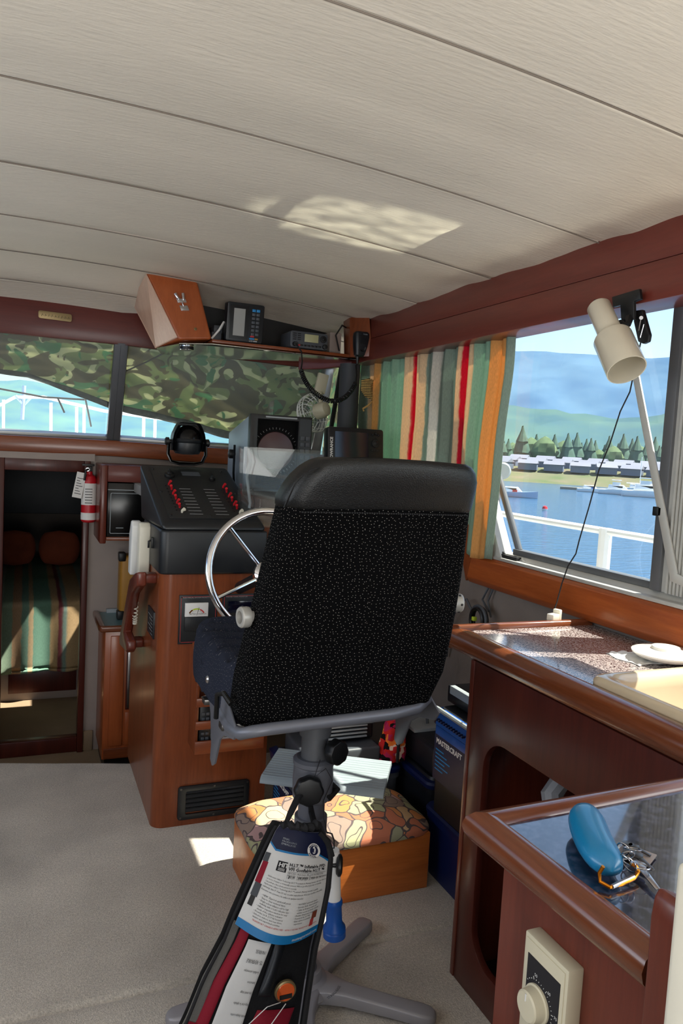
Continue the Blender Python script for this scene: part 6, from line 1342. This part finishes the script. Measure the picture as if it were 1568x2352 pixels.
def haze_mat(name, c1, c2, scale, rough=1):
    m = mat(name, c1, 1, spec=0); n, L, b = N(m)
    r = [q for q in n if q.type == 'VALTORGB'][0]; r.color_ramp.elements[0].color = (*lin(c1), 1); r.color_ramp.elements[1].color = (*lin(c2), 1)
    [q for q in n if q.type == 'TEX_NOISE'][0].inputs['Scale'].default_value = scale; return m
def ridge(name, m_, dist, a0, a1, h0, hvar, depth, seed, base=WZ, steep=1.0):
    q = MB()
    def fn(u, v):
        a = math.radians(a0 + (a1 - a0) * u); h = h0 + hvar * mn.fractal(Vector((u * 6 + seed, 0, 0)), 1, 2, 4)
        r = dist + depth * v; z = base + (h - base) * (v ** steep) + (.05 * h * mn.fractal(Vector((u * 30, v * 8, seed)), 1, 2, 4) if 0 < v < 1 else 0)
        return Vector((r * math.sin(a), r * math.cos(a), z))
    q.grid(fn, 90, 14); return struct(q.build(name, m_, ang=180))
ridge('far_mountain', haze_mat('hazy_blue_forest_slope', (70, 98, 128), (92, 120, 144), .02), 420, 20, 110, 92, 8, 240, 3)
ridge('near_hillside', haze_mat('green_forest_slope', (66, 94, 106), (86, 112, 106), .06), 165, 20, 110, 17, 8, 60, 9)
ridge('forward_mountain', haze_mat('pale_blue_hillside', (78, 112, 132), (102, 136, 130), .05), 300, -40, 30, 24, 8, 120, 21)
ridge('shore_bank', haze_mat('sandy_shore', (118, 110, 94), (92, 104, 74), .3), 104, 24, 108, .6, .25, 12, 4)
def polar(px, d, z=WZ):
    r_ = ray(px, 1100); v = Vector((r_.x, r_.y, 0)).normalized() * d; v.z = z; return v
rng = random.Random(3)
# trees on the bank behind the marina
tm = [mat('dark_conifer', (66, 92, 80), 1, vary=.35, vscale=1), mat('olive_tree', (90, 110, 76), 1, vary=.35, vscale=1)]
tp = []
for k in range(2):
    q = MB()
    if k == 0:
        q.lathe((0, 0, 0), (0, 0, 1), [(.15, 0), (.15, .6), (1.5, .7), (1.0, 2.0), (1.2, 2.1), (.7, 3.6), (.85, 3.7), (0.02, 6)], 9)
    else:
        q.lathe((0, 0, 0), (0, 0, 1), [(.2, 0), (.2, .8), (1.4, 1.2), (1.9, 2.3), (1.5, 3.6), (.7, 4.3), (.02, 4.6)], 9)
    for v in q.bm.verts: v.co += Vector((rng.uniform(-.2, .2), rng.uniform(-.2, .2), rng.uniform(-.1, .1)))
    tp.append((q, tm[k]))
trees = []
for k, (q, mt) in enumerate(tp):
    trees.append(q.build('conifer' if k == 0 else 'leafy_tree', mt, ang=30))
first = [True, True]
for i in range(42):
    k = 0 if rng.random() < .65 else 1; px = 1140 + i * 10.5 + rng.uniform(-1, 1); d = (129, 141, 135, 153, 147)[i % 5] + rng.uniform(-.4, .4)
    o = trees[k] if first[k] else trees[k].copy()
    if not first[k]: C.objects.link(o)
    first[k] = False; p = polar(px, d, .3); o.location = p; s_ = rng.uniform(.75, 1.15); o.scale = (s_, s_, s_)
    tag(o, ('dark conifer' if k == 0 else 'round olive-green tree') + ' in the belt behind the marina sheds', 'tree', 'conifers behind the marina' if k == 0 else 'leafy trees behind the marina')
# boat sheds along the shore
rm = mat('pale_shed_roof', (122, 124, 138), .6); wm2 = mat('shed_shadowed_wall', (96, 108, 130), .8)
def shed():
    t = thing('boat_shed', 'x', 'shed', (0, 0, 0))
    q = MB(); q.box(-1.3, 1.3, -1.2, 1.2, 0, 1.0); q.build('wall', wm2, t)
    q = MB(); q.prism([(-1.4, -1.4, .95), (-1.4, 1.4, .95), (-1.4, 0, 1.5)], [(1.4, -1.4, .95), (1.4, 1.4, .95), (1.4, 0, 1.5)]); q.build('roof', rm, t)
    return t
def copy_thing(t):
    r = t.copy(); C.objects.link(r)
    for ch in t.children:
        c = ch.copy(); C.objects.link(c); c.parent = r
        for g in ch.children: d = g.copy(); C.objects.link(d); d.parent = c
    return r
s0 = shed()
for i in range(22):
    t = s0 if i == 0 else copy_thing(s0)
    d = 113 + (i % 3) * 4.6; t.location = polar(1150 + i * 20, d, .15 + (i % 3) * .35); t.rotation_euler = (0, 0, -math.radians(48) + rng.uniform(-.3, .3))
    tag(t, 'low boat shed with a pale grey roof on the far shore', 'shed', 'boat sheds on the far shore')
# moored boats
def boat(name, L_, hull, label, px, d, rz, tower=False, mast=False, stripe=None):
    t = thing(name, label, 'boat', (0, 0, 0)); q = MB(); lo = []
    for k in range(9):
        s = k / 8; x = L_ * (s - .5); w_ = .16 * L_ * (1 - max(0, s - .45) ** 2 * 3.2); w_ = max(w_, .02); hz = .10 * L_ + .05 * L_ * s * s
        lo.append([Vector((x, -w_, hz)), Vector((x, -w_ * .75, 0)), Vector((x, 0, -.03 * L_)), Vector((x, w_ * .75, 0)), Vector((x, w_, hz))])
    q.loft(lo); q.build('hull', hull, t)
    q = MB(); z0 = .11 * L_
    q.hexa([(-.30 * L_, -.12 * L_, z0), (.16 * L_, -.10 * L_, z0), (.16 * L_, .10 * L_, z0), (-.30 * L_, .12 * L_, z0), (-.28 * L_, -.10 * L_, z0 + .11 * L_), (.05 * L_, -.09 * L_, z0 + .11 * L_), (.05 * L_, .09 * L_, z0 + .11 * L_), (-.28 * L_, .10 * L_, z0 + .11 * L_)])
    q.build('deckhouse', M['whitepaint'], t, bevel=.02)
    q = MB(); q.box(-.26 * L_, .03 * L_, -.103 * L_, .103 * L_, z0 + .045 * L_, z0 + .085 * L_); q.build('window_band', M['blackgloss'], t)
    if tower: q = MB(); q.box(-.2 * L_, -.02 * L_, -.07 * L_, .07 * L_, z0 + .11 * L_, z0 + .17 * L_); q.box(-.22 * L_, 0, -.08 * L_, .08 * L_, z0 + .21 * L_, z0 + .225 * L_); q.build('flybridge', M['whitepaint'], t)
    if mast: q = MB(); q.tube([(0, 0, z0), (0, 0, 1.1 * L_)], .01 * L_, 6); q.tube([(0, 0, .25 * L_), (-.4 * L_, 0, .25 * L_)], .015 * L_, 6); q.build('mast', M['whitepaint'], t)
    if stripe: q = MB(); q.box(-.05 * L_, .05 * L_, -.125 * L_, .125 * L_, z0, z0 + .05 * L_); q.build('cover', stripe, t)
    t.location = polar(px, d, WZ + .02); t.rotation_euler = (0, 0, rz); return t
bh = mat('grey_blue_hull', (150, 170, 196), .4); wh = mat('white_hull', (225, 228, 232), .35)
boat('motorboat', 3.4, bh, 'grey-hulled motorboat with a red cover, moored at the left by the curtain edge', 1185, 60, -.70, stripe=M['red'])
boat('motorboat', 3.0, wh, 'small white motorboat with a blue cover at the left end of the dock', 1362, 82, -.6, stripe=M['blue'])
boat('cabin_cruiser', 4.2, wh, 'white cabin cruiser with a flybridge in the middle of the dock', 1428, 80, -.75, tower=True)
boat('cabin_cruiser', 5.4, wh, 'larger white cruiser at the right end of the dock beside the window mullion', 1500, 78, -.65, tower=True)
boat('sailboat', 3.6, wh, 'small white sailboat with a bare mast tied behind the dock', 1470, 94, -.7, mast=True)
q = MB(); q.box(-5.2, 5.2, -.5, .5, 0, .25)
o = q.build('floating_dock', mat('weathered_dock_planks', (130, 124, 112), .9)); o.location = polar(1405, 86, WZ); o.rotation_euler = (0, 0, -math.radians(42)); tag(o, 'long low floating dock with boats tied along it', 'dock')
q = MB(); q.lathe((0, 0, -.1), (0, 0, 1), [(.02, 0), (.12, .06), (.17, .18), (.12, .32), (.02, .36)], 14); t = q.build('mooring_buoy', wh); t.location = polar(1256, 46, WZ); tag(t, 'small round red and white mooring buoy floating alone', 'buoy')
q = MB(); q.lathe((0, 0, .09), (0, 0, 1), [(.172, 0), (.125, .13), (.02, .18)], 14); o = q.build('cap', M['red'], None); o.parent = t
# rails of the boat itself
t = thing('side_rail', 'white tubular handrail along the starboard side deck outside the window', 'rail', (2.1, 2.3, .45))
m = MB(); m.tube([(2.1, -1, 1.163), (2.1, 4.2, 1.163)], .014, 10); m.build('rail', M['whitepaint'], t)
for y in (.9, 2.33, 3.7): m = MB(); m.tube([(2.1, y, .45), (2.1, y, 1.175)], .026, 10); m.build('stanchion', M['whitepaint'], t)
t = thing('bow_rail', 'white tubular rail curving round the foredeck beyond the windshield', 'rail', (0, 6, 1.4))
pa = [P(-150, 952, 'y', 6.2), P(0, 930, 'y', 6.4), P(35, 912, 'y', 6.4), P(100, 912, 'y', 6.2), P(240, 944, 'y', 5.9), P(400, 966, 'y', 5.5), P(620, 1010, 'y', 5.0)]
m = MB(); m.tube(pa, .012, 8); m.build('rail', M['whitepaint'], t)
for px, y in ((8, 6.4), (117, 6.2), (176, 6.05), (193, 6.0), (330, 5.7), (356, 5.6)):
    a = P(px, 990, 'y', y); m = MB(); top = P(px, 918 if px < 50 else 925 + max(0, (px - 117)) * .16, 'y', y); m.tube([(a.x, a.y, 1.39), top], .011, 8); m.build('stanchion', M['whitepaint'], t)
t = tag(MB().tube([P(-40, 888, 'y', 5.4), P(0, 893, 'y', 5.4), P(100, 912, 'y', 5.4), P(195, 918, 'y', 5.4)], .006, 6).build('mooring_rope', M['rubber']), 'thin dark rope stretched across in front of the windshield', 'rope')
tag(MB().tube([P(133, 915, 'y', 5.39), P(140, 930, 'y', 5.39), P(148, 948, 'y', 5.39)], .006, 6).build('rope_tail', M['rubber']), 'short loose rope end hanging from the stretched rope', 'rope')
tag(MB().tube([P(196, 916, 'y', 5.2), P(203, 950, 'y', 5.2), P(209, 980, 'y', 5.2)], .006, 6).build('anchor_chain', M['gunmetal']), 'thin chain hanging down outside the windshield beside the mullion', 'chain')
a = P(55, 925, 'y', 6.38); t = thing('folded_anchor', 'small pale blue folding anchor hanging on the bow rail', 'anchor', a)
m = MB(); m.tube([a + Vector((0, 0, .13)), a + Vector((-.01, 0, -.13))], .014, 8); m.build('shank', bh, t); m = MB(); m.tube([a + Vector((-.06, 0, .05)), a + Vector((0, 0, -.02)), a + Vector((.06, 0, .06))], .012, 8); m.build('fluke', bh, t)
t = thing('spotlight', 'round grey spotlight on the side deck just outside the curtain edge', 'spotlight', (1.75, 2.52, 1.38))
m = MB(); m.lathe((1.72, 2.50, 1.376), (.4, .9, 0), [(.028, 0), (.034, .006), (.034, .03), (.02, .06)], 20); m.build('lamp_head', M['lgrey'], t)
m = MB(); m.tube([(1.735, 2.53, 1.36), (1.735, 2.56, 1.1), (1.735, 2.56, .45)], .01, 8); m.build('stem', M['alu_d'], t)
# camouflage cover hung over the windshield from outside
m = MB()
def low(px): 
    k = [(-300, .40), (0, .46), (60, .47), (110, .53), (255, .735), (400, .83), (525, .955), (620, 1.02), (1200, 1.04)]
    for (a, b_), (c, d_) in zip(k, k[1:]):
        if a <= px <= c: return b_ + (d_ - b_) * (px - a) / (c - a)
    return .4
def px_of(p): 
    d = p - CAM; return 784 + F * d.dot(RX) / d.dot(RF)
def tarp(u, v):
    i = 0 if u < .5 else 1; uu = (u * 2) if i == 0 else (u - .5) * 2
    p = ws(i, uu, .7, .07); l = low(px_of(p)); vv = -.03 + (l + .03) * v
    q = ws(i, uu, vv, .07 + .012 * mn.noise(Vector((u * 30 + v * 8, v * 5, 0))) + .02 * mn.noise(Vector((u * 14 - v * 6, v * 3, 4))))
    return q
m.grid(tarp, 160, 40, uv=True)
tag(m.build('camouflage_tarp', M['camo'], ang=180, thick=.003), 'green camouflage tarpaulin hung outside over the upper windshield', 'tarp')
m = MB(); m.grid(lambda u, v: Vector((1.66 - .02 * v + .01 * mn.noise(Vector((u * 6, v * 6, 1))), 3.30 + .95 * u, 1.90 - .62 * v)), 24, 16); tag(m.build('camouflage_side_flap', M['camo'], ang=180, thick=.003), 'camouflage cloth flap outside the small corner window by the round post', 'tarp')
m = MB(); m.grid(lambda u, v: tarp(u, 1 - .085 * v) + Vector((0, -.006, 0)), 160, 3); tag(m.build('tarp_hem', mat('dusty_black_hem_webbing', (74, 78, 72), .9, vary=.35, vscale=60), thick=.002, ang=180), 'dusty black webbing along the lower edge of the camouflage tarpaulin', 'webbing')
tag(MB().tube([ws(1, .0, .33, .03), ws(1, .12, .18, .03), ws(1, .26, -.02, .03)], .004, 6).build('wiper_arm', M['gunmetal']), 'thin windshield wiper arm slanting up to the right', 'wiper')
